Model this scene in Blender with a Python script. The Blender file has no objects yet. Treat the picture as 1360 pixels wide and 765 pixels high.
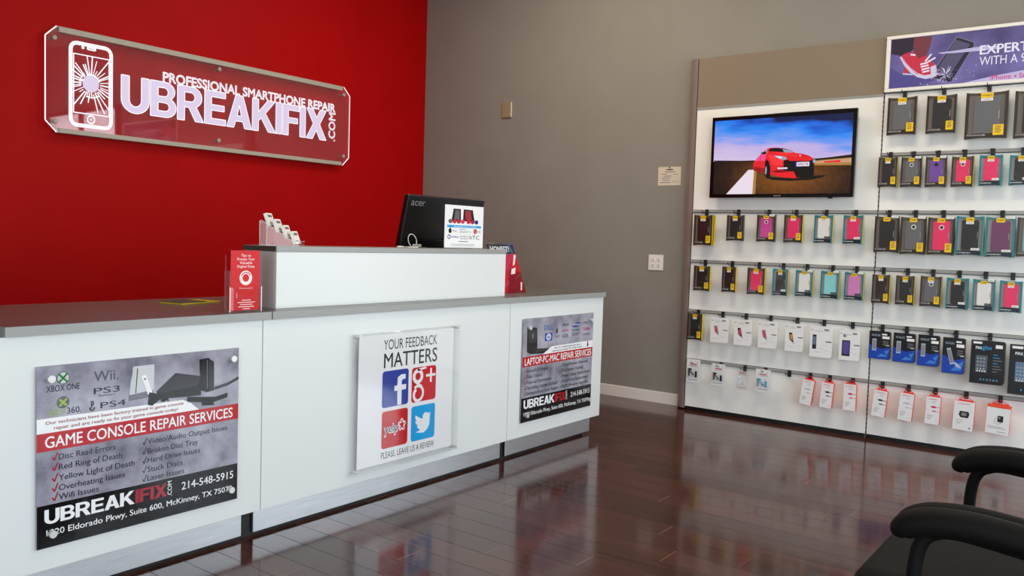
import bpy, bmesh, math, random
from mathutils import Matrix, Vector
from mathutils.geometry import tessellate_polygon

SC = bpy.context.scene
COL = SC.collection
random.seed(7)
PI = math.pi

# ------------------------------------------------------------------ camera
cam_d = bpy.data.cameras.new('camera')
cam_d.sensor_width = 36.0
cam_d.lens = 1118.83 / 1360.0 * 36.0
cam_d.clip_start = 0.05
cam = bpy.data.objects.new('camera', cam_d)
COL.objects.link(cam)
YAW, PITCH, ROLL = 0.649431, -0.0571011, 0.0310750
fwd = Vector((math.cos(PITCH)*math.cos(YAW), math.cos(PITCH)*math.sin(YAW), math.sin(PITCH)))
rt = fwd.cross(Vector((0, 0, 1))).normalized()
up = rt.cross(fwd)
r2 = rt*math.cos(ROLL) + up*math.sin(ROLL)
u2 = -rt*math.sin(ROLL) + up*math.cos(ROLL)
m = Matrix((r2, u2, -fwd)).transposed().to_4x4()
m.translation = (0, 0, 1.28)
cam.matrix_world = m
SC.camera = cam

# ------------------------------------------------------------------ world, lamps, exposure
SC.view_settings.view_transform = 'Standard'
SC.view_settings.look = 'None'
SC.view_settings.gamma = 1.0
SC.view_settings.use_curve_mapping = False
SC.view_settings.exposure = 0.22
SC.cycles.use_denoising = True
SC.cycles.max_bounces = 10
SC.cycles.diffuse_bounces = 5
SC.cycles.glossy_bounces = 5
SC.cycles.transparent_max_bounces = 16
SC.cycles.sample_clamp_indirect = 6.0
SC.cycles.caustics_reflective = False
SC.cycles.caustics_refractive = False

W = bpy.data.worlds.new('sky')
SC.world = W
W.use_nodes = True
nt = W.node_tree
bgn = nt.nodes['Background']
sky = nt.nodes.new('ShaderNodeTexSky')
sky.sky_type = 'NISHITA'
sky.sun_disc = False
sky.sun_elevation = math.radians(50)
sky.sun_rotation = math.radians(20)
sky.dust_density = 2.0
nt.links.new(sky.outputs[0], bgn.inputs[0])
bgn.inputs[1].default_value = 0.22

def area(name, loc, rot, sx, sy, power, col, portal=False):
    d = bpy.data.lights.new(name, 'AREA')
    d.shape = 'RECTANGLE'
    d.size, d.size_y = sx, sy
    d.energy = power
    d.color = col
    if portal:
        d.cycles.is_portal = True
    o = bpy.data.objects.new(name, d)
    COL.objects.link(o)
    o.location = loc
    o.rotation_euler = rot
    return o

# daylight through the storefront windows behind the camera (wall at y = WY)
WY = -2.6
WINS = [(-1.2, 0.6), (1.0, 3.3), (3.5, 5.9)]     # glazed bays of the storefront (x from, x to)
WZ = (0.25, 3.0)
for i, (a, b) in enumerate(WINS):
    area('window_and_fill_daylight', ((a+b)/2, WY - 0.02, (WZ[0]+WZ[1])/2), (PI/2, 0, 0), b - a, WZ[1]-WZ[0], (100.0 if a < 0 else 88.0)*(b-a)/2.3, (0.93, 0.97, 1.0))
# daylight from an unseen right-wall window, added to brighten the wall sign's reflection
RW = (-2.3, -0.15)
area('window_and_fill_daylight', (6.13 + 0.02, (RW[0]+RW[1])/2, (WZ[0]+WZ[1])/2), (PI/2, 0, PI/2), RW[1]-RW[0], WZ[1]-WZ[0], 80.0, (0.93, 0.97, 1.0))
# fill daylight from an unseen left-wall window, added to brighten faces looking left
LW_ = (-2.2, 1.2)
area('window_and_fill_daylight', (-2.8 - 0.02, (LW_[0]+LW_[1])/2, (WZ[0]+WZ[1])/2), (PI/2, 0, -PI/2), LW_[1]-LW_[0], WZ[1]-WZ[0], 125.0, (0.93, 0.97, 1.0))
# warm ceiling lamps of the shop
for (x, y) in ((3.9, 1.2), (4.6, 3.6)):
    area('ceiling_lamp', (x, y, 3.97), (0, 0, 0), 0.6, 1.2, 40.0, (1.0, 0.84, 0.62))

# ------------------------------------------------------------------ materials
def lin(c):
    out = []
    for v in c[:3]:
        v = v/255.0
        out.append(v/12.92 if v <= 0.04045 else ((v+0.055)/1.055)**2.4)
    return (*out, 1.0)

MATS = {}
def mat(name, rgb, rough=0.5, metal=0.0, spec=0.5, coat=0.0, emit=None, estr=1.0):
    if name in MATS:
        return name
    mt = bpy.data.materials.new(name)
    mt.use_nodes = True
    b = mt.node_tree.nodes['Principled BSDF']
    b.inputs['Base Color'].default_value = lin(rgb)
    b.inputs['Roughness'].default_value = rough
    b.inputs['Metallic'].default_value = metal
    b.inputs['Specular IOR Level'].default_value = spec
    b.inputs['Coat Weight'].default_value = coat
    b.inputs['Coat Roughness'].default_value = 0.05
    if emit:
        b.inputs['Emission Color'].default_value = lin(emit)
        b.inputs['Emission Strength'].default_value = estr
    MATS[name] = mt
    return name

def nodes(name):
    mt = MATS[name]
    return mt.node_tree, mt.node_tree.nodes['Principled BSDF']

def noisy(name, rgb_a, rgb_b, scale, rough=0.5, detail=4, stretch=(1, 1, 1), metal=0.0, bump=0.0, bump_scale=None, spec=0.5, coat=0.0):
    mat(name, rgb_a, rough, metal, spec, coat)
    t, b = nodes(name)
    tc = t.nodes.new('ShaderNodeTexCoord')
    mp = t.nodes.new('ShaderNodeMapping')
    mp.inputs['Scale'].default_value = stretch
    n = t.nodes.new('ShaderNodeTexNoise')
    n.inputs['Scale'].default_value = scale
    n.inputs['Detail'].default_value = detail
    r = t.nodes.new('ShaderNodeValToRGB')
    r.color_ramp.elements[0].position = 0.3
    r.color_ramp.elements[1].position = 0.7
    r.color_ramp.elements[0].color = lin(rgb_a)
    r.color_ramp.elements[1].color = lin(rgb_b)
    t.links.new(tc.outputs['Object'], mp.inputs[0])
    t.links.new(mp.outputs[0], n.inputs['Vector'])
    t.links.new(n.outputs[0], r.inputs[0])
    t.links.new(r.outputs[0], b.inputs['Base Color'])
    if bump:
        n2 = t.nodes.new('ShaderNodeTexNoise')
        n2.inputs['Scale'].default_value = bump_scale or scale*8
        n2.inputs['Detail'].default_value = 3
        t.links.new(mp.outputs[0], n2.inputs['Vector'])
        bp = t.nodes.new('ShaderNodeBump')
        bp.inputs['Strength'].default_value = bump
        bp.inputs['Distance'].default_value = 0.01
        t.links.new(n2.outputs[0], bp.inputs['Height'])
        t.links.new(bp.outputs[0], b.inputs['Normal'])
    return name

def clear(name, tint=(255, 255, 255), refl=1.0, rough=0.02, haze=0.0, haze_rgb=(230, 230, 235)):
    """thin clear sheet: straight transmission plus a Fresnel reflection"""
    mt = bpy.data.materials.new(name)
    mt.use_nodes = True
    t = mt.node_tree
    t.nodes.clear()
    out = t.nodes.new('ShaderNodeOutputMaterial')
    tr = t.nodes.new('ShaderNodeBsdfTransparent')
    tr.inputs[0].default_value = lin(tint)
    gl = t.nodes.new('ShaderNodeBsdfGlossy')
    gl.inputs['Roughness'].default_value = rough
    # Schlick reflectance, the same from either side of the sheet
    ge = t.nodes.new('ShaderNodeNewGeometry')
    dp = t.nodes.new('ShaderNodeVectorMath')
    dp.operation = 'DOT_PRODUCT'
    t.links.new(ge.outputs['Normal'], dp.inputs[0])
    t.links.new(ge.outputs['Incoming'], dp.inputs[1])
    def mth(op, a, bb=None):
        n = t.nodes.new('ShaderNodeMath')
        n.operation = op
        for i, q in enumerate((a, bb)):
            if q is None:
                continue
            if isinstance(q, (int, float)):
                n.inputs[i].default_value = q
            else:
                t.links.new(q, n.inputs[i])
        return n.outputs[0]
    sch = mth('ADD', mth('MULTIPLY', mth('POWER', mth('SUBTRACT', 1.0, mth('ABSOLUTE', dp.outputs['Value'])), 5.0), 0.96), 0.04)
    mu = t.nodes.new('ShaderNodeMath')
    mu.operation = 'MULTIPLY'
    mu.use_clamp = True
    mu.inputs[1].default_value = refl
    mx = t.nodes.new('ShaderNodeMixShader')
    t.links.new(sch, mu.inputs[0])
    t.links.new(mu.outputs[0], mx.inputs[0])
    src = tr
    if haze:
        df = t.nodes.new('ShaderNodeBsdfDiffuse')
        df.inputs[0].default_value = lin(haze_rgb)
        m2 = t.nodes.new('ShaderNodeMixShader')
        m2.inputs[0].default_value = haze
        t.links.new(tr.outputs[0], m2.inputs[1])
        t.links.new(df.outputs[0], m2.inputs[2])
        src = m2
    t.links.new(src.outputs[0], mx.inputs[1])
    t.links.new(gl.outputs[0], mx.inputs[2])
    t.links.new(mx.outputs[0], out.inputs[0])
    MATS[name] = mt
    return name

def glow(name, rgb, s=1.0):
    mt = bpy.data.materials.new(name)
    mt.use_nodes = True
    b = mt.node_tree.nodes['Principled BSDF']
    b.inputs['Base Color'].default_value = (0.01, 0.01, 0.01, 1)
    b.inputs['Roughness'].default_value = 0.35
    b.inputs['Specular IOR Level'].default_value = 0.25
    b.inputs['Emission Color'].default_value = lin(rgb)
    b.inputs['Emission Strength'].default_value = s
    MATS[name] = mt
    return name

noisy('red_paint', (168, 0, 1), (174, 1, 2), 3.0, 0.6, bump=0.06, bump_scale=120, spec=0.12)
noisy('grey_paint', (138, 136, 130), (142, 140, 134), 4.0, 0.6, bump=0.08, bump_scale=120, spec=0.3)
mat('white_paint', (228, 226, 222), 0.45)
mat('ceiling_white', (215, 210, 200), 0.8)
mat('laminate_white', (221, 224, 223), 0.28)
mat('laminate_edge', (205, 206, 203), 0.35)
mat('seam_dark', (60, 62, 64), 0.6)
noisy('countertop_grey', (88, 86, 83), (97, 95, 92), 60, 0.30)
mat('countertop_edge', (150, 151, 149), 0.35)
noisy('brushed_steel', (206, 208, 212), (230, 232, 236), 6, 0.40, stretch=(1, 1, 40), metal=1.0)
mat('black', (14, 14, 15), 0.5)
mat('black_gloss', (8, 8, 9), 0.12)
mat('black_matt', (8, 8, 8), 0.7, spec=0.2)
mat('panel_white', (240, 241, 238), 0.3)
mat('header_taupe', (138, 126, 110), 0.2)
mat('rail_alu', (158, 158, 155), 0.38, 0.15)
mat('post_alu', (142, 134, 130), 0.3, 0.2)
mat('chrome', (222, 222, 222), 0.34, 0.45)
mat('alu_soft', (196, 192, 180), 0.42, 0.2)
mat('plastic_white', (235, 233, 228), 0.35)
mat('plastic_beige', (150, 136, 104), 0.45)
mat('slot_dark', (70, 66, 60), 0.6)
mat('paper_white', (240, 240, 240), 0.6)
mat('paper_notice', (212, 202, 186), 0.7)
clear('acrylic_clear', (254, 254, 254), 0.6)
clear('acrylic_sign', (255, 236, 238), 1.5, haze=0.07, haze_rgb=(225, 130, 140))
clear('acrylic_frost', (254, 254, 254), 0.6, 0.05, haze=0.04, haze_rgb=(245, 246, 248))
clear('window_glass', (250, 252, 252), 0.9)
clear('blister', (253, 253, 254), 0.6, 0.1)

# ------------------------------------------------------------------ mesh builder
_TXT = {}
_CAP = {}
def text_geo(s, off=0.0, outline=0.0):
    k = (s, off, outline)
    if k in _TXT:
        return _TXT[k]
    c = bpy.data.curves.new('t', 'FONT')
    c.body = s
    c.size = 1.0
    c.resolution_u = 3
    c.offset = off
    if outline:
        c.fill_mode = 'NONE'
        c.bevel_depth = outline
        c.bevel_resolution = 0
    o = bpy.data.objects.new('t', c)
    COL.objects.link(o)
    dg = bpy.context.evaluated_depsgraph_get()
    dg.update()
    me = bpy.data.meshes.new_from_object(o.evaluated_get(dg))
    vs = [(v.co.x, v.co.y, v.co.z) for v in me.vertices]
    fs = [tuple(p.vertices) for p in me.polygons]
    bpy.data.objects.remove(o)
    bpy.data.curves.remove(c)
    bpy.data.meshes.remove(me)
    _TXT[k] = (vs, fs)
    return _TXT[k]

def cap_h():
    if 'h' not in _CAP:
        vs, _ = text_geo('H')
        _CAP['h'] = max(v[1] for v in vs)
    return _CAP['h']

def arc(cx, cy, rx, ry, a0, a1, n=10):
    return [(cx+rx*math.cos(math.radians(a0+(a1-a0)*i/n)), cy+ry*math.sin(math.radians(a0+(a1-a0)*i/n))) for i in range(n+1)]
# heavy block capitals of the shop's logo, cap height 1: (width, outer loop, holes)
BLOCK = {
 'U': (0.74, [(0, 1)]+arc(0.37, 0.35, 0.37, 0.365, 180, 360, 16)+[(0.74, 1), (0.53, 1)]+arc(0.37, 0.36, 0.16, 0.19, 0, -180, 12)+[(0.21, 1)], []),
 'B': (0.72, [(0, 0)]+arc(0.42, 0.285, 0.30, 0.285, -90, 62, 12)+arc(0.41, 0.745, 0.27, 0.255, -58, 90, 12)+[(0, 1)],
       [[(0.21, 0.17)]+arc(0.41, 0.29, 0.11, 0.12, -90, 90, 8)+[(0.21, 0.41)], [(0.21, 0.585)]+arc(0.39, 0.71, 0.10, 0.125, -90, 90, 8)+[(0.21, 0.835)]]),
 'R': (0.77, [(0, 0), (0.21, 0), (0.21, 0.39), (0.33, 0.39), (0.53, 0), (0.78, 0), (0.55, 0.43)]+arc(0.42, 0.70, 0.30, 0.30, -55, 90, 12)+[(0, 1)],
       [[(0.21, 0.56)]+arc(0.40, 0.695, 0.11, 0.135, -90, 90, 8)+[(0.21, 0.83)]]),
 'E': (0.66, [(0, 0), (0.66, 0), (0.66, 0.175), (0.21, 0.175), (0.21, 0.42), (0.61, 0.42), (0.61, 0.59), (0.21, 0.59), (0.21, 0.825), (0.65, 0.825), (0.65, 1), (0, 1)], []),
 'A': (0.80, [(0, 0), (0.225, 0), (0.285, 0.205), (0.52, 0.205), (0.58, 0), (0.81, 0), (0.52, 1), (0.285, 1)], [[(0.335, 0.37), (0.47, 0.37), (0.402, 0.70)]]),
 'K': (0.78, [(0, 0), (0.21, 0), (0.21, 0.32), (0.30, 0.42), (0.55, 0), (0.81, 0), (0.445, 0.58), (0.78, 1), (0.53, 1), (0.21, 0.60), (0.21, 1), (0, 1)], []),
 'I': (0.21, [(0, 0), (0.21, 0), (0.21, 1), (0, 1)], []),
 'F': (0.60, [(0, 0), (0.21, 0), (0.21, 0.41), (0.55, 0.41), (0.55, 0.58), (0.21, 0.58), (0.21, 0.825), (0.61, 0.825), (0.61, 1), (0, 1)], []),
 'X': (0.76, [(0, 0), (0.24, 0), (0.385, 0.30), (0.525, 0), (0.78, 0), (0.515, 0.515), (0.765, 1), (0.53, 1), (0.395, 0.73), (0.255, 1), (0.01, 1), (0.265, 0.51)], []),
}
class MB:
    """collects geometry for ONE mesh object. Local frame: X right, Z up, front = -Y"""
    def __init__(self, front=0.0):
        self.v, self.f, self.m, self.sm = [], [], [], []
        self.mats = []
        self.front = front
    def mi(self, name):
        if name not in self.mats:
            self.mats.append(name)
        return self.mats.index(name)
    def add(self, vs, fs, mname, smooth=False):
        o = len(self.v)
        self.v += [tuple(p) for p in vs]
        k = self.mi(mname)
        for f in fs:
            self.f.append(tuple(i+o for i in f))
            self.m.append(k)
            self.sm.append(smooth)
        return self
    def bm(self, b, mname, smooth=False):
        b.verts.index_update()
        self.add([v.co.copy() for v in b.verts], [[v.index for v in f.verts] for f in b.faces], mname, smooth)
        b.free()
        return self
    def box(self, x0, x1, y0, y1, z0, z1, mname, bev=0.0, seg=2):
        b = bmesh.new()
        bmesh.ops.create_cube(b, size=1.0)
        for v in b.verts:
            v.co = Vector(((x0+x1)/2+v.co.x*(x1-x0), (y0+y1)/2+v.co.y*(y1-y0), (z0+z1)/2+v.co.z*(z1-z0)))
        if bev:
            bmesh.ops.bevel(b, geom=b.edges[:], offset=bev, segments=seg, profile=0.5, affect='EDGES')
        return self.bm(b, mname)
    def cyl(self, p0, p1, r0, mname, r1=None, n=20, smooth=True):
        p0, p1 = Vector(p0), Vector(p1)
        r1 = r0 if r1 is None else r1
        d = (p1-p0).normalized()
        a = d.orthogonal().normalized()
        c = d.cross(a)
        ring = lambda p, r: [p+(a*math.cos(2*PI*i/n)+c*math.sin(2*PI*i/n))*r for i in range(n)]
        vs = ring(p0, r0)+ring(p1, r1)
        self.add(vs, [(i, (i+1) % n, n+(i+1) % n, n+i) for i in range(n)], mname, smooth)
        self.add(ring(p0, r0), [tuple(range(n-1, -1, -1))], mname)
        self.add(ring(p1, r1), [tuple(range(n))], mname)
        return self
    def tube(self, pts, r, mname, n=10, rx=None):
        """swept tube; r may be a number or list; rx = flattening (wide, thick) multipliers"""
        pts = [Vector(p) for p in pts]
        rs = r if isinstance(r, (list, tuple)) else [r]*len(pts)
        vs, fs = [], []
        prev = None
        for i, p in enumerate(pts):
            t = (pts[min(i+1, len(pts)-1)]-pts[max(i-1, 0)]).normalized()
            if prev is None:
                a = t.orthogonal().normalized() if rx is None else Vector((1, 0, 0))
                a = (a - t*a.dot(t)).normalized()
            else:
                a = (prev - t*prev.dot(t)).normalized()
            prev = a
            c = t.cross(a)
            w, h = rx if rx else (1, 1)
            for k in range(n):
                q = 2*PI*k/n
                vs.append(p+(a*math.cos(q)*w+c*math.sin(q)*h)*rs[i])
        for i in range(len(pts)-1):
            for k in range(n):
                fs.append((i*n+k, i*n+(k+1) % n, (i+1)*n+(k+1) % n, (i+1)*n+k))
        self.add(vs, fs, mname, True)
        self.add(vs[:n], [tuple(range(n-1, -1, -1))], mname)
        self.add(vs[-n:], [tuple(range(n))], mname)
        return self
    # ---- printed shapes on the front face
    def fy(self, layer):
        return self.front - layer*0.0004
    def poly(self, pts, mname, layer=1):
        y = self.fy(layer)
        vs = [(p[0], y, p[1]) for p in pts]
        tri = tessellate_polygon([[Vector((p[0], p[1], 0)) for p in pts]])
        fs = []
        for a, b, c in tri:
            A, B, C = pts[a], pts[b], pts[c]
            s = (B[0]-A[0])*(C[1]-A[1])-(C[0]-A[0])*(B[1]-A[1])
            fs.append((a, b, c) if s > 0 else (a, c, b))
        return self.add(vs, fs, mname)
    def rect(self, u0, u1, v0, v1, mname, layer=1):
        return self.poly([(u0, v0), (u1, v0), (u1, v1), (u0, v1)], mname, layer)
    def rrect(self, u0, u1, v0, v1, r, mname, layer=1):
        return self.poly(rr(u0, u1, v0, v1, r), mname, layer)
    def ell(self, u, v, ru, rv, mname, layer=1, n=28):
        return self.poly([(u+ru*math.cos(2*PI*i/n), v+rv*math.sin(2*PI*i/n)) for i in range(n)], mname, layer)
    def ring(self, u, v, r0, r1, mname, layer=1, n=32, a0=0.0, a1=2*PI):
        y = self.fy(layer)
        vs, fs = [], []
        for i in range(n+1):
            q = a0+(a1-a0)*i/n
            vs += [(u+r0*math.cos(q), y, v+r0*math.sin(q)), (u+r1*math.cos(q), y, v+r1*math.sin(q))]
        for i in range(n):
            fs.append((2*i, 2*i+1, 2*i+3, 2*i+2))
        return self.add(vs, fs, mname)
    def line(self, a, b, w, mname, layer=1):
        dx, dy = b[0]-a[0], b[1]-a[1]
        L = math.hypot(dx, dy) or 1
        nx, ny = -dy/L*w/2, dx/L*w/2
        return self.poly([(a[0]+nx, a[1]+ny), (a[0]-nx, a[1]-ny), (b[0]-nx, b[1]-ny), (b[0]+nx, b[1]+ny)], mname, layer)
    def text(self, s, u, v, w, h, mname, layer=2, off=0.0, outline=0.0, rot=0.0, lift=0.0):
        """baseline starts at (u,v); w = overall width, h = capital height; rot in degrees about the start"""
        vs, fs = text_geo(s, 0.0, outline)
        if off:                                   # bold: overlaid copies of the same letters
            d = off*0.9
            shifts = [(-d, 0), (d, 0), (0, d*0.5), (0, -d*0.5)]
            if off > 0.03:
                shifts = [(off*math.cos(PI*q/4), off*math.sin(PI*q/4)) for q in range(8)] + [(0, 0)]
            nv = len(vs)
            lift_k = 0.00009 if len(shifts) < 6 else 0.00004
            kk = h/cap_h()
            vs, fs = ([(p[0]+a, p[1]+b2, p[2]+i*lift_k/kk) for i, (a, b2) in enumerate(shifts) for p in vs],
                      [tuple(i+nv*k for i in f) for k in range(len(shifts)) for f in fs])
        x0 = min(p[0] for p in vs); x1 = max(p[0] for p in vs)
        sx = w/(x1-x0)
        sz = h/cap_h()
        y = self.fy(layer)-lift
        c, q = math.cos(math.radians(rot)), math.sin(math.radians(rot))
        out = []
        for p in vs:
            a, b = (p[0]-x0)*sx, p[1]*sz
            out.append((u+a*c-b*q, y-p[2]*sz, v+a*q+b*c))
        return self.add(out, fs, mname)
    def block(self, s, u, v, w, h, mname, layer=2, stroke=None, sw=0.01, gap=0.035):
        total = sum(BLOCK[c][0] for c in s)+gap*(len(s)-1)
        k = w/total
        x = 0.0
        y = self.fy(layer)
        for c in s:
            wd, outer, holes = BLOCK[c]
            loops = [[(u+(x+p[0])*k, v+p[1]*h) for p in lp] for lp in [outer]+holes]
            flat = [p for lp in loops for p in lp]
            tri = tessellate_polygon([[Vector((p[0], p[1], 0)) for p in lp] for lp in loops])
            fs = []
            for a, b, cc in tri:
                A, B, C = flat[a], flat[b], flat[cc]
                q = (B[0]-A[0])*(C[1]-A[1])-(C[0]-A[0])*(B[1]-A[1])
                fs.append((a, b, cc) if q > 0 else (a, cc, b))
            self.add([(p[0], y, p[1]) for p in flat], fs, mname)
            if stroke:
                for lp in loops:
                    for i in range(len(lp)):
                        self.line(lp[i], lp[(i+1) % len(lp)], sw, stroke, layer+1)
            x += wd+gap
        return self
    def slab(self, outline, y0, y1, mname):
        """extrude a (u,v) outline from y0 (front) to y1 (back)"""
        n = len(outline)
        tri = tessellate_polygon([[Vector((p[0], p[1], 0)) for p in outline]])
        vf = [(p[0], y0, p[1]) for p in outline]
        vb = [(p[0], y1, p[1]) for p in outline]
        ff, fb = [], []
        for a, b, c in tri:
            A, B, C = outline[a], outline[b], outline[c]
            s = (B[0]-A[0])*(C[1]-A[1])-(C[0]-A[0])*(B[1]-A[1])
            t = (a, b, c) if s > 0 else (a, c, b)
            ff.append(t)
            fb.append((t[0], t[2], t[1]))
        self.add(vf, ff, mname)
        self.add(vb, fb, mname)
        ar = sum(outline[i][0]*outline[(i+1) % n][1]-outline[(i+1) % n][0]*outline[i][1] for i in range(n))
        side = []
        for i in range(n):
            j = (i+1) % n
            side.append((i, n+i, n+j, j) if ar > 0 else (i, j, n+j, n+i))
        self.add(vf+vb, side, mname)
        return self
    def build(self, name, parent=None, loc=None, rot=None):
        me = bpy.data.meshes.new(name)
        me.from_pydata(self.v, [], self.f)
        for k in self.mats:
            me.materials.append(MATS[k])
        me.polygons.foreach_set('material_index', self.m)
        me.polygons.foreach_set('use_smooth', self.sm)
        me.update()
        o = bpy.data.objects.new(name, me)
        COL.objects.link(o)
        if parent:
            o.parent = parent
        if loc:
            o.location = loc
        if rot:
            o.rotation_euler = rot
        return o

def rr(u0, u1, v0, v1, r, n=5):
    pts = []
    for (cx, cy, a) in ((u1-r, v0+r, -PI/2), (u1-r, v1-r, 0), (u0+r, v1-r, PI/2), (u0+r, v0+r, PI)):
        for i in range(n+1):
            q = a+PI/2*i/n
            pts.append((cx+r*math.cos(q), cy+r*math.sin(q)))
    return pts

def tag(o, label, cat, group=None):
    o['label'] = label
    o['category'] = cat
    if group:
        o['group'] = group
    return o

def thing(name, label, cat, loc=(0, 0, 0), rotz=0.0, group=None):
    o = bpy.data.objects.new(name, None)
    o.empty_display_size = 0.05
    COL.objects.link(o)
    o.location = loc
    o.rotation_euler = (0, 0, rotz)
    return tag(o, label, cat, group)

def struct(o):
    o['kind'] = 'structure'
    return o

FACE_X = -PI/2      # things on the display wall: local front (-Y) looks to world -X

# ------------------------------------------------------------------ room shell
RX0, RX1, RY1, CZ = -2.8, 6.13, 5.80, 4.0
# plank floor: boards run along Y, 0.1395 m wide
mat('plank_floor', (60, 30, 22), 0.12, spec=0.48)
t, b = nodes('plank_floor')
geo = t.nodes.new('ShaderNodeNewGeometry')
sep = t.nodes.new('ShaderNodeSeparateXYZ')
t.links.new(geo.outputs['Position'], sep.inputs[0])
def math_node(t, op, a, bb=None):
    n = t.nodes.new('ShaderNodeMath')
    n.operation = op
    for i, q in enumerate((a, bb)):
        if q is None:
            continue
        if isinstance(q, (int, float)):
            n.inputs[i].default_value = q
        else:
            t.links.new(q, n.inputs[i])
    return n.outputs[0]
xs = math_node(t, 'DIVIDE', math_node(t, 'SUBTRACT', sep.outputs[0], 1.655-1.395*5), 0.1395)
ix = math_node(t, 'FLOOR', xs)
fx = math_node(t, 'FRACT', xs)
wn = t.nodes.new('ShaderNodeTexWhiteNoise')
wn.noise_dimensions = '1D'
t.links.new(ix, wn.inputs['W'])
yoff = math_node(t, 'MULTIPLY', wn.outputs['Value'], 1.2)
ysn = math_node(t, 'DIVIDE', math_node(t, 'ADD', math_node(t, 'ADD', sep.outputs[1], 20.0), yoff), 1.2)
iy = math_node(t, 'FLOOR', ysn)
fyv = math_node(t, 'FRACT', ysn)
wn2 = t.nodes.new('ShaderNodeTexWhiteNoise')
wn2.noise_dimensions = '2D'
cmb = t.nodes.new('ShaderNodeCombineXYZ')
t.links.new(ix, cmb.inputs[0])
t.links.new(iy, cmb.inputs[1])
t.links.new(cmb.outputs[0], wn2.inputs['Vector'])
mp = t.nodes.new('ShaderNodeMapping')
mp.inputs['Scale'].default_value = (38, 1.6, 1)
t.links.new(geo.outputs['Position'], mp.inputs[0])
gr = t.nodes.new('ShaderNodeTexNoise')
gr.inputs['Scale'].default_value = 1.0
gr.inputs['Detail'].default_value = 6
t.links.new(mp.outputs[0], gr.inputs['Vector'])
fac = math_node(t, 'ADD', math_node(t, 'MULTIPLY', gr.outputs[0], 0.75), math_node(t, 'MULTIPLY', wn2.outputs['Value'], 0.28))
rmp = t.nodes.new('ShaderNodeValToRGB')
rmp.color_ramp.elements[0].position = 0.25
rmp.color_ramp.elements[0].color = lin((40, 18, 13))
rmp.color_ramp.elements[1].position = 0.8
rmp.color_ramp.elements[1].color = lin((84, 45, 34))
t.links.new(fac, rmp.inputs[0])
edge = math_node(t, 'MINIMUM', fx, math_node(t, 'SUBTRACT', 1.0, fx))
gx = math_node(t, 'LESS_THAN', edge, 0.012)
endd = math_node(t, 'MINIMUM', fyv, math_node(t, 'SUBTRACT', 1.0, fyv))
gy = math_node(t, 'MULTIPLY', math_node(t, 'LESS_THAN', endd, 0.0016), math_node(t, 'GREATER_THAN', wn2.outputs['Value'], 0.45))
mixg = t.nodes.new('ShaderNodeMix')
mixg.data_type = 'RGBA'
t.links.new(gx, mixg.inputs[0])
t.links.new(rmp.outputs[0], mixg.inputs[6])
mixg.inputs[7].default_value = lin((24, 12, 10))
mixh = t.nodes.new('ShaderNodeMix')
mixh.data_type = 'RGBA'
t.links.new(gy, mixh.inputs[0])
t.links.new(mixg.outputs[2], mixh.inputs[6])
mixh.inputs[7].default_value = lin((120, 92, 80))
t.links.new(mixh.outputs[2], b.inputs['Base Color'])
rg = math_node(t, 'ADD', math_node(t, 'MULTIPLY', gr.outputs[0], 0.10), 0.07)
rg2 = math_node(t, 'ADD', rg, math_node(t, 'MULTIPLY', gx, 0.5))
t.links.new(rg2, b.inputs['Roughness'])
bp = t.nodes.new('ShaderNodeBump')
bp.inputs['Strength'].default_value = 0.06
bp.inputs['Distance'].default_value = 0.004
t.links.new(gr.outputs[0], bp.inputs['Height'])
t.links.new(bp.outputs[0], b.inputs['Normal'])

def shell(name, box, mname):
    x0, x1, y0, y1, z0, z1 = box
    return struct(MB().box(x0, x1, y0, y1, z0, z1, mname).build(name))
shell('floor', (RX0, RX1, WY, RY1, -0.1, 0.0), 'plank_floor')
shell('ceiling', (RX0-0.15, RX1+0.15, WY-0.15, RY1+0.15, CZ, CZ+0.1), 'ceiling_white')
shell('wall_back', (RX0-0.15, RX1, RY1, RY1+0.15, 0, CZ), 'red_paint')
wr = MB()
wr.box(RX1, RX1+0.15, RW[1], RY1+0.15, 0, CZ, 'grey_paint').box(RX1, RX1+0.15, WY-0.15, RW[0], 0, CZ, 'grey_paint')
wr.box(RX1, RX1+0.15, RW[0], RW[1], 0, WZ[0], 'grey_paint').box(RX1, RX1+0.15, RW[0], RW[1], WZ[1], CZ, 'grey_paint')
struct(wr.build('wall_right'))
wl = MB()
wl.box(RX0-0.15, RX0, LW_[1], RY1, 0, CZ, 'white_paint').box(RX0-0.15, RX0, WY-0.15, LW_[0], 0, CZ, 'white_paint')
wl.box(RX0-0.15, RX0, LW_[0], LW_[1], 0, WZ[0], 'white_paint').box(RX0-0.15, RX0, LW_[0], LW_[1], WZ[1], CZ, 'white_paint')
struct(wl.build('wall_left'))
wb = MB()
edges = [RX0] + [v for p in WINS for v in p] + [RX1]
for i in range(0, len(edges), 2):
    wb.box(edges[i], edges[i+1], WY-0.15, WY, WZ[0], WZ[1], 'grey_paint')
wb.box(RX0, RX1, WY-0.15, WY, 0, WZ[0], 'grey_paint')
wb.box(RX0, RX1, WY-0.15, WY, WZ[1], CZ, 'grey_paint')
struct(wb.build('wall_front'))
mat('frame_dark', (60, 58, 56), 0.4, 0.5)
def glazing(name, length):
    fr_ = MB()
    h = WZ[1]-WZ[0]
    for (a, b2) in ((0, 0.05), (length/2-0.025, length/2+0.025), (length-0.05, length)):
        fr_.box(a, b2, -0.06, 0.0, 0, h, 'frame_dark')
    for (a, b2) in ((0, 0.05), (h*0.72, h*0.72+0.05), (h-0.05, h)):
        fr_.box(0.05, length-0.05, -0.055, -0.005, a, b2, 'frame_dark')
    o = struct(fr_.build(name))
    MB().box(0.05, length-0.05, -0.033, -0.028, 0.05, h-0.05, 'window_glass').build('pane', o)
    return o
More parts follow.
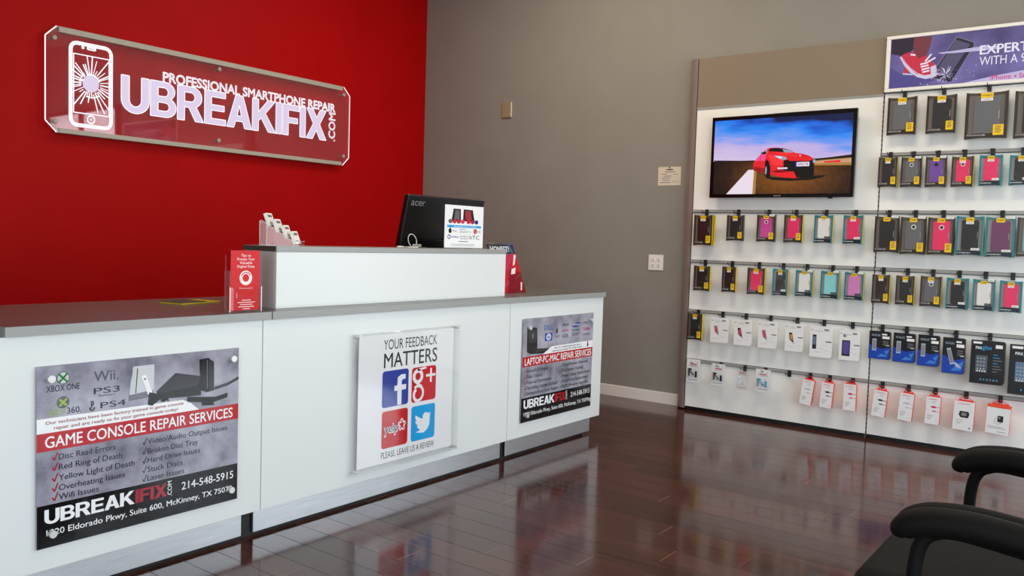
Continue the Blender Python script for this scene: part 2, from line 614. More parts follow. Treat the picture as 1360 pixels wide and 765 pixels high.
for i, (a, b2) in enumerate(WINS):
    glazing('window_%d' % (i+1), b2-a).matrix_world = Matrix.Translation((a, WY+0.062, WZ[0]))
glazing('window_4', RW[1]-RW[0]).matrix_world = Matrix.Translation((RX1, RW[1], WZ[0])) @ Matrix.Rotation(-PI/2, 4, 'Z')  # unseen window, added for the bright reflection in the wall sign
glazing('window_5', LW_[1]-LW_[0]).matrix_world = Matrix.Translation((RX0, LW_[0], WZ[0])) @ Matrix.Rotation(PI/2, 4, 'Z')  # unseen window, added to lighten the display wall and ledge end
bb = MB()
bb.box(RX1-0.014, RX1, 2.95, RY1, 0, 0.082, 'white_paint').box(RX1-0.010, RX1, 2.95, RY1, 0.082, 0.09, 'white_paint', 0.003)
struct(bb.build('baseboard_right'))
struct(MB().box(RX0, RX1-0.014, RY1-0.014, RY1, 0, 0.09, 'white_paint', 0.003).build('baseboard_back'))

# ------------------------------------------------------------------ reception counter
YP = 2.933           # front plane of the white panels
ZB, ZT = 0.110, 0.915
def cabinet(x0, x1, label, kick, right_end=False):
    o = thing('counter_cabinet', label, 'counter', ((x0+x1)/2, YP+0.35, 0), 0, 'white cabinets of the reception counter')
    cx, cy = (x0+x1)/2, YP+0.35
    L = lambda a: a-cx
    M = lambda a: a-cy
    MB().box(L(x0+0.002), L(x1-0.002), M(YP), M(YP+0.018), ZB, ZT, 'laminate_white', 0.0012).build('front_panel', o)
    c = MB()
    c.box(L(x0+0.004), L(x0+0.022), M(YP+0.018), M(3.68), ZB, ZT, 'laminate_white')
    c.box(L(x1-0.022), L(x1-0.004), M(YP+0.018), M(3.68), ZB, ZT, 'laminate_white')
    c.box(L(x0+0.022), L(x1-0.022), M(YP+0.018), M(3.66), ZB, ZB+0.018, 'laminate_white')
    c.box(L(x0+0.022), L(x1-0.022), M(3.0), M(3.018), ZB+0.018, ZT, 'laminate_edge')
    c.build('carcass', o)
    return o
cabinet(0.30, 2.157, 'white counter cabinet carrying the game console poster, at the left end', (0.32, 2.075))
cabinet(2.157, 3.855, 'white counter cabinet in the middle, below the raised ledge, with the feedback sign', (2.133, 3.815))
cabinet(3.855, 4.887, 'white counter cabinet at the far right end with the laptop repair poster', (3.866, 4.790), True)

o = thing('counter_plinth', 'steel faced plinth with dark gaps carrying the white counter', 'plinth', (2.5, YP+0.35, 0))
MB().box(0.32-2.5, 4.73-2.5, -0.318, 0.15, 0.0, ZB-0.002, 'black').build('base', o)
for (k0, k1) in ((0.32, 2.075), (2.133, 3.815), (3.866, 4.790)):
    MB().box(k0-2.5, k1-2.5, -0.334, -0.325, 0.016, ZB-0.002, 'brushed_steel', 0.0015).build('kick_plate', o)
def top(x0, x1, label, z0=0.917, z1=0.950, y0=2.913, mt='countertop_edge'):
    o = MB()
    cx = (x0+x1)/2
    o.box(x0-cx+0.001, x1-cx-0.001, 0, 3.72-y0, 0, z1-z0-0.001, mt)
    o.box(x0-cx+0.001, x1-cx-0.001, 0, 3.72-y0, z1-z0-0.001, z1-z0, 'countertop_grey')
    return tag(o.build('countertop', None, (cx, y0, z0)), label, 'countertop', 'grey countertops of the reception counter')
top(0.30, 1.155, 'dark edged countertop end cut off by the picture edge', y0=2.955, mt='black')
top(1.158, 2.186, 'grey countertop with the brochure holder, above the game console poster')
top(2.190, 3.912, 'long grey countertop under the raised white ledge')
top(3.912, 4.882, 'short grey countertop at the right end, beside the leaning red sign')

# raised ledge
o = thing('raised_ledge', 'raised white transaction ledge with a grey top standing on the counter', 'ledge', (3.08, 3.12, 0.950))
MB().box(-0.80, 0.80, -0.108, -0.09, 0, 0.247, 'laminate_white', 0.0012).build('front_panel', o)
MB().box(-0.80, -0.782, -0.0895, 0.115, 0, 0.247, 'laminate_edge').build('end_panel', o)
MB().box(0.782, 0.7975, -0.0895, 0.115, 0, 0.247, 'laminate_white').build('end_panel', o)
MB().box(0.798, 0.815, -0.11, 0.115, 0, 0.2465, 'laminate_white', 0.001).build('end_trim', o)
MB().box(-0.782, 0.782, 0.10, 0.115, 0, 0.247, 'laminate_edge').build('back_panel', o)
s = MB().box(-0.803, 0.82, -0.112, 0.125, 0.2475, 0.271, 'countertop_edge', 0.001)
s.box(-0.8045, -0.8032, -0.105, 0.122, 0.249, 0.270, 'slot_dark')
s.build('ledge_top', o)

# ------------------------------------------------------------------ posters
def printmat(name, rgb, rough=0.09):
    return mat('print_'+name, rgb, rough, spec=0.5)
for n, c in dict(white=(236, 236, 238), black=(16, 17, 19), red=(178, 22, 30), darkred=(150, 20, 34), grey=(96, 96, 104), text=(46, 47, 54),
                 mid=(120, 120, 128), green=(34, 128, 52), lime=(150, 176, 60), silver=(198, 202, 202), dgrey=(52, 53, 58), cons=(30, 30, 34),
                 wii=(202, 204, 208), blue=(30, 70, 170), fblue=(50, 66, 158), gred=(202, 34, 44), tblue=(20, 160, 226), yred=(196, 26, 34), pink=(210, 50, 100),
                 navy=(28, 48, 140), tick=(170, 26, 44), softred=(160, 44, 58)).items():
    printmat(n, c)
def poster_bg():
    mat('print_backdrop', (120, 118, 132), 0.09)
    t, b = nodes('print_backdrop')
    tc = t.nodes.new('ShaderNodeTexCoord')
    n = t.nodes.new('ShaderNodeTexNoise')
    n.inputs['Scale'].default_value = 5.5
    n.inputs['Detail'].default_value = 7
    n.inputs['Roughness'].default_value = 0.6
    r = t.nodes.new('ShaderNodeValToRGB')
    r.color_ramp.elements[0].position = 0.32
    r.color_ramp.elements[0].color = lin((98, 96, 110))
    r.color_ramp.elements[1].position = 0.68
    r.color_ramp.elements[1].color = lin((178, 176, 190))
    t.links.new(tc.outputs['Object'], n.inputs[0])
    t.links.new(n.outputs[0], r.inputs[0])
    t.links.new(r.outputs[0], b.inputs['Base Color'])
poster_bg()

def standoffs(o, pts, front, r=0.0125, long=0.016, off=0.0):
    for (u, v) in pts:
        MB().cyl((u, 0.0 + off, v), (u, front-long*0.35, v), r*0.72, 'chrome', n=20).cyl((u, front-0.0005, v), (u, front-long, v), r, 'chrome', n=24).build('standoff', o)

PW, PH = 0.776, 0.62
def poster_base(label, x, z):
    o = thing('poster', label, 'poster', (x, YP-0.001, z), 0, 'posters on the counter front')
    p = MB(-0.010)
    p.box(0, PW, -0.010, -0.004, 0, PH, 'print_backdrop')
    return o, p
def strip(p, white_right, a=0.0):
    pass

# --- poster 1: game console repair
o, p = poster_base('grey poster reading GAME CONSOLE REPAIR SERVICES on the left counter cabinet', 1.258, 0.19)
p.poly([(0, 0.392), (0, 0.443), (0.529, 0.440), (0.562, 0.425), (0.60, 0.393)], 'print_white', 1)
p.rect(0, PW, 0.331, 0.393, 'print_red', 2)
p.rect(0, PW, 0, 0.147, 'print_black', 1)
p.text('GAME CONSOLE REPAIR SERVICES', 0.026, 0.342, 0.724, 0.038, 'print_white', 3, off=0.014)
p.text('Our technicians have been factory trained in game console', 0.028, 0.4215, 0.505, 0.0115, 'print_darkred', 3, off=0.004)
p.text('repair and are ready to fix your game console today!', 0.055, 0.402, 0.455, 0.0115, 'print_darkred', 3, off=0.004)
for i, s in enumerate(('Disc Read Errors', 'Red Ring of Death', 'Yellow Light of Death', 'Overheating Issues', 'Wifi Issues')):
    v = (0.296, 0.261, 0.224, 0.189, 0.157)[i]
    p.text(s, 0.071, v, (0.197, 0.222, 0.268, 0.232, 0.137)[i], 0.020, 'print_text', 2, off=0.006)
    p.line((0.050, v+0.012), (0.057, v), 0.0045, 'print_tick', 2)
    p.line((0.057, v), (0.068, v+0.027), 0.0045, 'print_tick', 3)
for i, s in enumerate(('Video/Audio Output Issues', 'Broken Disc Tray', 'Hard Drive Issues', 'Stuck Discs', 'Laser Issues')):
    v = (0.293, 0.257, 0.223, 0.188, 0.155)[i]
    p.text(s, 0.389, v, (0.338, 0.207, 0.217, 0.142, 0.150)[i], 0.020, 'print_text', 2, off=0.005)
    p.line((0.371, v+0.010), (0.376, v), 0.003, 'print_text', 2)
    p.line((0.376, v), (0.385, v+0.025), 0.003, 'print_text', 3)
p.block('UBREAK', 0.024, 0.081, 0.314, 0.050, 'print_white', 3)
p.block('IFIX', 0.343, 0.081, 0.124, 0.050, 'print_softred', 3)
p.text('.COM', 0.487, 0.078, 0.058, 0.017, 'print_white', 3, off=0.006, rot=90)
p.text('214-548-5915', 0.528, 0.091, 0.228, 0.029, 'print_white', 3, off=0.008)
p.text('1920 Eldorado Pkwy, Suite 600, McKinney, TX 75070', 0.030, 0.040, 0.722, 0.0205, 'print_white', 3, off=0.010)
# logos of the consoles
p.ell(0.085, 0.575, 0.021, 0.021, 'print_silver', 2)
p.ring(0.085, 0.575, 0.019, 0.0215, 'print_grey', 3)
p.line((0.071, 0.589), (0.099, 0.560), 0.006, 'print_green', 4).line((0.099, 0.589), (0.071, 0.560), 0.006, 'print_green', 5)
p.text('XBOX ONE', 0.030, 0.531, 0.111, 0.021, 'print_text', 2, off=0.004)
p.ell(0.085, 0.491, 0.021, 0.021, 'print_grey', 2)
p.line((0.073, 0.503), (0.097, 0.479), 0.007, 'print_lime', 4).line((0.097, 0.503), (0.073, 0.479), 0.007, 'print_lime', 5)
p.text('XBOX', 0.036, 0.450, 0.060, 0.021, 'print_lime', 2, off=0.002)
p.text('360.', 0.098, 0.450, 0.048, 0.021, 'print_text', 2, off=0.002)
p.text('Wii.', 0.189, 0.549, 0.089, 0.036, 'print_grey', 2, off=0.012)
p.text('PS3', 0.189, 0.505, 0.094, 0.021, 'print_text', 2, off=0.004)
p.text('PlayStation 3', 0.208, 0.494, 0.058, 0.007, 'print_text', 2)
p.text('P', 0.180, 0.455, 0.010, 0.027, 'print_black', 3, off=0.02)
p.ring(0.184, 0.457, 0.006, 0.010, 'print_black', 2, a0=PI*0.85, a1=2.1*PI)
p.text('PS4', 0.213, 0.452, 0.092, 0.021, 'print_text', 2, off=0.004)
# console pictures
p.poly([(0.335, 0.588), (0.414, 0.589), (0.412, 0.479), (0.377, 0.468), (0.317, 0.464), (0.323, 0.531)], 'print_wii', 2)
p.poly([(0.331, 0.586), (0.347, 0.587), (0.34, 0.488), (0.326, 0.486)], 'print_silver', 3)
p.poly([(0.317, 0.485), (0.409, 0.494), (0.412, 0.479), (0.381, 0.467), (0.317, 0.464)], 'print_mid', 4)
p.line((0.349, 0.58), (0.342, 0.49), 0.003, 'print_dgrey', 4)
p.poly([(0.362, 0.55), (0.38, 0.555), (0.406, 0.486), (0.389, 0.478)], 'print_white', 5)
p.ell(0.377, 0.538, 0.004, 0.004, 'print_mid', 6)
p.poly([(0.422, 0.486), (0.499, 0.547), (0.603, 0.524), (0.608, 0.448), (0.463, 0.454), (0.431, 0.464)], 'print_cons', 3)
p.poly([(0.422, 0.486), (0.499, 0.547), (0.603, 0.524), (0.593, 0.487), (0.45, 0.48)], 'print_dgrey', 4)
p.poly([(0.599, 0.589), (0.637, 0.592), (0.662, 0.574), (0.664, 0.46), (0.631, 0.457), (0.606, 0.467)], 'print_cons', 5)
p.poly([(0.637, 0.592), (0.662, 0.574), (0.664, 0.46), (0.641, 0.459)], 'print_dgrey', 6)
p.line((0.632, 0.585), (0.634, 0.47), 0.003, 'print_mid', 6)
p.poly([(0.549, 0.449), (0.667, 0.434), (0.725, 0.443), (0.725, 0.426), (0.66, 0.413), (0.667, 0.402), (0.611, 0.407), (0.611, 0.42), (0.549, 0.43)], 'print_black', 6)
p.poly([(0.666, 0.474), (0.724, 0.484), (PW, 0.504), (PW, 0.492), (0.724, 0.472), (0.667, 0.462)], 'print_dgrey', 3)
p.poly([(0.393, 0.487), (0.425, 0.477), (0.466, 0.46), (0.474, 0.443), (0.457, 0.449), (0.437, 0.455), (0.406, 0.435), (0.39, 0.44)], 'print_black', 6)
p.ell(0.403, 0.470, 0.012, 0.011, 'print_cons', 7).ell(0.450, 0.452, 0.010, 0.009, 'print_cons', 7)
p.build('printed_panel', o)
standoffs(o, [(0.042, 0.577), (0.745, 0.579), (0.047, 0.046), (0.742, 0.045)], -0.011)

# --- poster 2: laptop repair
o, p = poster_base('grey poster reading LAPTOP-PC-MAC REPAIR SERVICES at the right end of the counter', 3.972, 0.197)
p.poly([(0.205, 0.392), (0.27, 0.425), (0.30, 0.435), (PW, 0.438), (PW, 0.385)], 'print_white', 1)
p.rect(0, PW, 0.333, 0.393, 'print_red', 2)
p.rect(0, PW, 0, 0.146, 'print_black', 1)
p.text('LAPTOP-PC-MAC REPAIR SERVICES', 0.022, 0.342, 0.738, 0.041, 'print_white', 3, off=0.014)
p.text('Ask our certified technicians about', 0.325, 0.418, 0.305, 0.011, 'print_text', 3)
p.text('repairing your laptop, PC or Mac today!', 0.300, 0.401, 0.345, 0.011, 'print_text', 3)
p.ell(0.715, 0.428, 0.008, 0.008, 'print_pink', 3).rect(0.707, 0.722, 0.400, 0.420, 'print_black', 3)
for i, s in enumerate(('Screen/LCD Repair', 'Data Transfer', 'Tune-up/Optimization', 'Operating System Reinstall', 'Software/Boot Issue Repair')):
    v = (0.297, 0.262, 0.228, 0.194, 0.161)[i]
    p.text(s, 0.048, v, (0.225, 0.165, 0.262, 0.330, 0.335)[i], 0.020, 'print_text', 2, off=0.004)
    p.line((0.028, v+0.012), (0.034, v), 0.0035, 'print_tick', 2).line((0.034, v), (0.044, v+0.026), 0.0035, 'print_tick', 3)
for i, s in enumerate(('Virus/Malware Removal', 'Full System Cleaning', 'Power Supply Replacement', 'Hard Drive Replacement', 'RAM (Memory) Upgrades')):
    v = (0.297, 0.262, 0.228, 0.194, 0.161)[i]
    p.text(s, 0.432, v, (0.288, 0.235, 0.322, 0.300, 0.298)[i], 0.020, 'print_text', 2, off=0.004)
    p.line((0.414, v+0.010), (0.419, v), 0.003, 'print_text', 2).line((0.419, v), (0.428, v+0.025), 0.003, 'print_text', 3)
p.block('UBREAK', 0.024, 0.081, 0.322, 0.053, 'print_white', 3)
p.block('IFIX', 0.351, 0.081, 0.118, 0.053, 'print_red', 3)
p.text('.COM', 0.490, 0.078, 0.058, 0.018, 'print_white', 3, off=0.006, rot=90)
p.text('214-548-5915', 0.530, 0.090, 0.228, 0.031, 'print_white', 3, off=0.010)
p.text('1920 Eldorado Pkwy, Suite 600, McKinney, TX 75070', 0.028, 0.037, 0.718, 0.022, 'print_white', 3, off=0.012)
# brand marks
p.text('DELL', 0.215, 0.541, 0.094, 0.028, 'print_blue', 2, off=0.012)
p.rrect(0.222, 0.302, 0.472, 0.520, 0.008, 'print_blue', 2)
p.ell(0.262, 0.496, 0.027, 0.021, 'print_silver', 3)
p.text('hp', 0.248, 0.488, 0.030, 0.020, 'print_blue', 4, off=0.004)
p.ell(0.352, 0.526, 0.010, 0.014, 'print_black', 2).ell(0.362, 0.530, 0.004, 0.005, 'print_backdrop', 3).line((0.352, 0.541), (0.357, 0.549), 0.004, 'print_black', 2)
p.text('Apple', 0.325, 0.490, 0.062, 0.012, 'print_grey', 2)
p.text('ASUS', 0.410, 0.552, 0.072, 0.017, 'print_text', 2, off=0.006)
p.text('Lenovo', 0.408, 0.519, 0.072, 0.015, 'print_pink', 2, off=0.006)
p.text('ACER', 0.410, 0.479, 0.070, 0.022, 'print_text', 2, off=0.004)
p.poly([(0.521, 0.541), (0.545, 0.56), (0.587, 0.569), (0.622, 0.565), (0.609, 0.545), (0.568, 0.537)], 'print_navy', 2)
p.text('SAMSUNG', 0.532, 0.549, 0.076, 0.010, 'print_white', 3, off=0.006)
p.text('GATEWAY', 0.522, 0.514, 0.096, 0.010, 'print_text', 2, off=0.006)
p.text('SONY', 0.520, 0.482, 0.096, 0.020, 'print_text', 2, off=0.002)
p.text('COMPAQ', 0.642, 0.549, 0.070, 0.018, 'print_grey', 2)
p.text('TOSHIBA', 0.652, 0.510, 0.088, 0.018, 'print_pink', 2, off=0.012)
p.text('Lenovo', 0.645, 0.478, 0.092, 0.016, 'print_text', 2)
p.poly([(0.038, 0.573), (0.138, 0.560), (0.147, 0.418), (0.109, 0.408), (0.042, 0.422)], 'print_cons', 3)
p.poly([(0.05, 0.555), (0.125, 0.545), (0.13, 0.47), (0.052, 0.475)], 'print_dgrey', 4)
p.ell(0.094, 0.512, 0.006, 0.017, 'print_mid', 5)
p.poly([(0.042, 0.422), (0.146, 0.434), (0.276, 0.426), (0.211, 0.399), (0.073, 0.407)], 'print_cons', 5)
p.poly([(0.14, 0.427), (0.24, 0.424), (0.215, 0.412), (0.13, 0.414)], 'print_dgrey', 6)
p.build('printed_panel', o)
standoffs(o, [(0.055, 0.566), (0.742, 0.574), (0.052, 0.040), (0.748, 0.045)], -0.011)

# --- feedback sign between acrylic sheets
o = thing('feedback_sign', 'white sign between clear acrylic sheets reading YOUR FEEDBACK MATTERS', 'sign', (2.66, YP-0.001, 0.17))
MB().box(-0.028, 0.730, -0.024, -0.020, -0.018, 0.650, 'acrylic_frost').build('back_sheet', o)
p = MB(-0.0275)
p.box(0.008, 0.672, -0.0275, -0.0255, 0.012, 0.640, 'print_white')
p.text('YOUR FEEDBACK', 0.166, 0.564, 0.377, 0.048, 'print_text', 1)
p.text('MATTERS', 0.169, 0.476, 0.377, 0.070, 'print_dgrey', 1, off=0.009)
p.rrect(0.161, 0.340, 0.282, 0.460, 0.016, 'print_fblue', 1)
p.poly([(0.265, 0.285), (0.293, 0.285), (0.292, 0.357), (0.322, 0.358), (0.324, 0.383), (0.292, 0.383), (0.292, 0.401), (0.300, 0.410), (0.318, 0.410), (0.318, 0.434), (0.286, 0.434), (0.264, 0.421), (0.262, 0.383), (0.243, 0.382), (0.243, 0.357), (0.263, 0.357)], 'print_white', 2)
p.rrect(0.363, 0.541, 0.281, 0.457, 0.016, 'print_gred', 1)
# g+ drawn from rings
p.ring(0.407, 0.411, 0.019, 0.038, 'print_white', 2)
p.poly([(0.404, 0.449), (0.404, 0.437), (0.470, 0.446), (0.462, 0.455)], 'print_white', 2)
p.ring(0.409, 0.325, 0.030, 0.044, 'print_white', 2, a0=-2.2, a1=2.3)
p.ring(0.409, 0.318, 0.022, 0.038, 'print_white', 3, a0=2.0, a1=4.3)
p.line((0.400, 0.376), (0.436, 0.355), 0.014, 'print_white', 4)
p.rect(0.466, 0.536, 0.402, 0.415, 'print_white', 2).rect(0.495, 0.508, 0.372, 0.444, 'print_white', 3)
p.rrect(0.163, 0.341, 0.082, 0.264, 0.016, 'print_yred', 1)
p.text('yelp', 0.178, 0.155, 0.098, 0.042, 'print_white', 2, off=0.055)
p.text('yelp', 0.182, 0.158, 0.090, 0.038, 'print_black', 3, off=0.008)
for k in range(5):
    a = math.radians(90+72*k)
    p.ell(0.300+0.017*math.cos(a), 0.183+0.020*math.sin(a), 0.010, 0.012, 'print_white', 2, 14)
    p.line((0.300+0.006*math.cos(a), 0.183+0.006*math.sin(a)), (0.300+0.020*math.cos(a), 0.183+0.024*math.sin(a)), 0.008, 'print_yred', 3)
p.rrect(0.365, 0.540, 0.083, 0.261, 0.016, 'print_tblue', 1)
p.poly([(0.396, 0.129), (0.423, 0.121), (0.459, 0.118), (0.484, 0.133), (0.498, 0.154), (0.501, 0.179), (0.499, 0.192), (0.507, 0.205), (0.496, 0.205), (0.508, 0.216), (0.489, 0.214), (0.47, 0.221), (0.456, 0.215), (0.448, 0.202), (0.449, 0.189), (0.428, 0.196), (0.395, 0.214), (0.395, 0.197), (0.407, 0.183), (0.394, 0.185), (0.4, 0.17), (0.418, 0.159), (0.406, 0.158), (0.419, 0.143), (0.433, 0.136), (0.416, 0.129)], 'print_white', 2)
p.text('PLEASE, LEAVE US A REVIEW', 0.163, 0.035, 0.376, 0.030, 'print_text', 1)
p.build('paper_print', o)
MB().box(-0.010, 0.712, -0.034, -0.031, -0.010, 0.652, 'acrylic_clear').build('front_sheet', o)
for (u, v) in ((0.006, 0.640), (0.700, 0.640), (0.006, 0.002), (0.700, 0.002)):
    MB().cyl((u, 0.0, v), (u, -0.042, v), 0.008, 'chrome').cyl((u, -0.0421, v), (u, -0.0425, v), 0.0025, 'black', n=10).build('standoff', o)

# ------------------------------------------------------------------ glowing sign on the red wall
glow('edge_light', (255, 240, 248), 1.05)
glow('edge_dim', (226, 200, 205), 0.6)
glow('etched_fill', (232, 218, 246), 0.76)
glow('etched_line', (255, 248, 254), 0.95)
glow('etched_dim', (226, 206, 226), 0.55)
o = thing('logo_sign', 'edge-lit red acrylic sign reading UBREAKIFIX.COM with a cracked phone on the red wall', 'sign', (2.525, RY1-0.001, 1.89))
SW, SH, CHF = 2.575, 0.680, 0.070
oct_ = [(CHF, 0), (SW-CHF, 0), (SW, CHF), (SW, SH-CHF), (SW-CHF, SH), (CHF, SH), (0, SH-CHF), (0, CHF)]
MB().slab(oct_, -0.060, -0.052, 'acrylic_sign').build('acrylic_panel', o)
for side in ((7, 6, 5, 0), (3, 2, 1, 4)):
    e = MB(-0.0604)
    q = [oct_[side[3]], oct_[side[0]], oct_[side[1]], oct_[side[2]]]
    for i in range(3):
        e.line(q[i], q[i+1], 0.008, 'edge_light', 0)
    e.build('glowing_edge', o)
for (a, b2) in ((oct_[5], oct_[4]), (oct_[0], oct_[1])):
    MB(-0.0604).line(a, b2, 0.004, 'edge_dim', 0).build('glowing_edge', o)
mat('rail_satin', (176, 170, 158), 0.45)
for (z0, z1) in ((SH-0.034, SH+0.003), (-0.003, 0.028)):
    MB().box(0.085, SW-0.085, -0.064, -0.002, z0, z1, 'rail_satin', 0.002).build('rail', o)
g = MB(-0.0606)
g.text('PROFESSIONAL SMARTPHONE REPAIR', 0.808, 0.449, 1.605, 0.066, 'etched_dim', 0, off=0.012)
g.text('PROFESSIONAL SMARTPHONE REPAIR', 0.808, 0.449, 1.605, 0.066, 'etched_line', 1, outline=0.028)
g.block('UBREAKIFIX', 0.502, 0.195, 1.808, 0.250, 'etched_fill', 0, 'etched_line', 0.006)
g.text('.COM', 2.412, 0.196, 0.245, 0.068, 'etched_dim', 0, off=0.01, rot=90)
g.text('.COM', 2.412, 0.196, 0.245, 0.068, 'etched_line', 1, outline=0.022, rot=90)
g.build('lettering', o)
g = MB(-0.0606)
def frame_rr(g, u0, u1, v0, v1, r, w, mname, layer):
    a = rr(u0, u1, v0, v1, r, 6)
    b2 = rr(u0+w, u1-w, v0+w, v1-w, max(r-w, 0.002), 6)
    y = g.fy(layer)
    n = len(a)
    g.add([(q[0], y, q[1]) for q in a+b2], [(i, (i+1) % n, n+(i+1) % n, n+i) for i in range(n)], mname)
frame_rr(g, 0.148, 0.443, 0.050, 0.612, 0.055, 0.025, 'etched_line', 0)
frame_rr(g, 0.176, 0.420, 0.140, 0.531, 0.003, 0.007, 'etched_line', 1)
g.ring(0.294, 0.108, 0.020, 0.029, 'etched_line', 1).ell(0.294, 0.108, 0.006, 0.006, 'etched_line', 1, 12)
g.ell(0.240, 0.577, 0.011, 0.011, 'etched_line', 1, 16)
g.rrect(0.265, 0.328, 0.566, 0.588, 0.011, 'etched_line', 1)
g.rrect(0.276, 0.318, 0.574, 0.580, 0.003, 'etched_dim', 2)
g.ell(0.293, 0.347, 0.055, 0.058, 'etched_fill', 2)
g.ring(0.293, 0.347, 0.056, 0.064, 'etched_line', 3, a0=0.3, a1=2.0)
g.ring(0.293, 0.347, 0.070, 0.076, 'etched_line', 3, a0=2.2, a1=3.4)
g.ring(0.293, 0.347, 0.088, 0.096, 'etched_line', 3, a0=4.4, a1=5.4)
rnd = random.Random(3)
for k in range(34):
    a = 2*PI*k/34 + rnd.uniform(-0.06, 0.06)
    r0 = rnd.uniform(0.050, 0.072)
    r1 = rnd.choice([0.10, 0.13, 0.16, 0.19, 0.21])
    du, dv = math.cos(a), math.sin(a)
    lim = min(abs((0.135 if du > 0 else 0.127)/du) if abs(du) > 1e-3 else 9, abs((0.184 if dv > 0 else 0.207)/dv) if abs(dv) > 1e-3 else 9)
    r1 = min(r1 if abs(dv) > 0.6 else 0.3, lim)
    g.line((0.293+du*r0, 0.347+dv*r0), (0.293+du*r1, 0.347+dv*r1), rnd.choice([0.005, 0.007, 0.008]), 'etched_line', 3)
g.build('phone_drawing', o)
for (u, v) in ((0.058, 0.604), (1.267, 0.616), (2.505, 0.613), (0.060, 0.069), (1.268, 0.078), (2.512, 0.079)):
    MB().cyl((u, 0, v), (u, -0.064, v), 0.009, 'rail_satin', n=16).cyl((u, -0.064, v), (u, -0.071, v), 0.016, 'rail_satin', 0.010).build('screw', o)

# ------------------------------------------------------------------ items on the counter
# brochure holder at the left of the ledge
mat('brochure_red', (206, 12, 18), 0.35, spec=0.25)
mat('brochure_dark', (176, 14, 20), 0.4)
mat('brochure_white', (240, 226, 224), 0.4)
o = tag(thing('brochure_stack', '', ''), 'red brochures headed Tips to Protect Your Valuable Digital Data in a clear holder', 'brochures')
o.location = (2.020, 2.970, 0.951)
p = MB(-0.006)
p.box(0.0, 0.140, -0.006, 0.022, 0.006, 0.251, 'brochure_dark')
p.rect(0, 0.140, 0.006, 0.251, 'brochure_red', 1)
for i, s in enumerate(('Tips to', 'Protect Your', 'Valuable', 'Digital Data')):
    w = (0.047, 0.084, 0.060, 0.082)[i]
    p.text(s, 0.072-w/2, (0.226, 0.211, 0.196, 0.181)[i], w, 0.0105, 'brochure_white', 2, off=0.004)
p.ring(0.072, 0.139, 0.016, 0.030, 'brochure_white', 2)
p.ring(0.072, 0.139, 0.021, 0.025, 'brochure_dark', 3, a0=0.4, a1=2.8)
p.text('We can save it!', 0.040, 0.094, 0.066, 0.006, 'brochure_white', 2, off=0.004)
for i, w in enumerate((0.042, 0.084, 0.060, 0.076, 0.034)):
    p.rect(0.076-w/2, 0.076+w/2, 0.046-i*0.009, 0.049-i*0.009, 'brochure_white', 2)
p.line((0.030, 0.055), (0.030, 0.078), 0.0015, 'brochure_white', 2).line((0.030, 0.055), (0.070, 0.055), 0.0015, 'brochure_dark', 2)
p.build('brochure', o)
h = thing('brochure_holder', 'clear acrylic holder around the red brochures at the left of the ledge', 'holder', (2.020, 2.970, 0.951))
w = MB()
w.box(-0.006, 0.146, -0.0105, -0.0082, 0, 0.100, 'acrylic_clear')
w.box(-0.0065, -0.0035, -0.010, 0.026, 0, 0.170, 'acrylic_frost')
w.box(0.1435, 0.1465, -0.010, 0.026, 0, 0.170, 'acrylic_frost')
w.box(-0.0035, 0.1435, 0.024, 0.027, 0, 0.230, 'acrylic_frost')
w.box(-0.0035, 0.1435, -0.008, 0.024, 0.0, 0.004, 'acrylic_frost')
w.build('holder_body', h)
for e0 in (-0.007, 0.1435):
    MB().box(e0, e0+0.0035, -0.0125, -0.0105, 0, 0.102, 'plastic_white').build('holder_edge', h)

# business cards in a stepped holder on the ledge
CT = math.radians(38)
CL = (2.41, 3.14, 1.2215)
o = thing('business_card_holder', 'clear stepped business card holder on the left end of the ledge', 'card holder', CL, CT)
prof = [(-0.085, 0), (0.090, 0), (0.090, 0.108), (0.083, 0.112), (-0.062, 0.018), (-0.085, 0.022)]
for x in (-0.056, 0.053):
    n = len(prof)
    vs = [(x, q[0], q[1]) for q in prof] + [(x+0.003, q[0], q[1]) for q in prof]
    MB().add(vs, [tuple(range(n)), tuple(range(2*n-1, n-1, -1))] + [(i, (i+1) % n, n+(i+1) % n, n+i) for i in range(n)], 'acrylic_clear').build('side_panel', o)
    MB().tube([(x+0.0015, q[0], q[1]) for q in prof], 0.0014, 'plastic_white', 6).build('panel_edge', o)
MB().box(-0.052, 0.052, -0.084, 0.084, 0, 0.003, 'acrylic_clear').build('holder_base', o)
MB().box(-0.052, 0.052, 0.0865, 0.0895, 0, 0.108, 'acrylic_clear').build('back_panel', o)
MB().box(-0.052, 0.052, -0.084, -0.082, 0.004, 0.024, 'acrylic_clear').build('front_lip', o)
mat('card_white', (236, 233, 229), 0.45)
mat('card_print', (120, 96, 96), 0.5)
for k in range(4):
    cd = tag(MB(-0.007).box(-0.045, 0.045, -0.007, 0.007, 0, 0.060, 'card_white').rect(-0.036, 0.030, 0.040, 0.052, 'card_print', 1).rect(-0.036, 0.010, 0.012, 0.016, 'card_print', 1).build('business_card_stack'),
             'white business card stack in the %s tier of the clear holder' % ('lowest front', 'second lowest', 'second highest', 'highest back')[k], 'business cards', 'business cards in the stepped holder')
    # tiers rise away from the front; cards lean back
    cd.matrix_world = Matrix.Translation(CL) @ Matrix.Rotation(CT, 4, 'Z') @ Matrix.Translation((0, -0.066+k*0.039, 0.008+0.026*k)) @ Matrix.Rotation(math.radians(-20), 4, 'X')

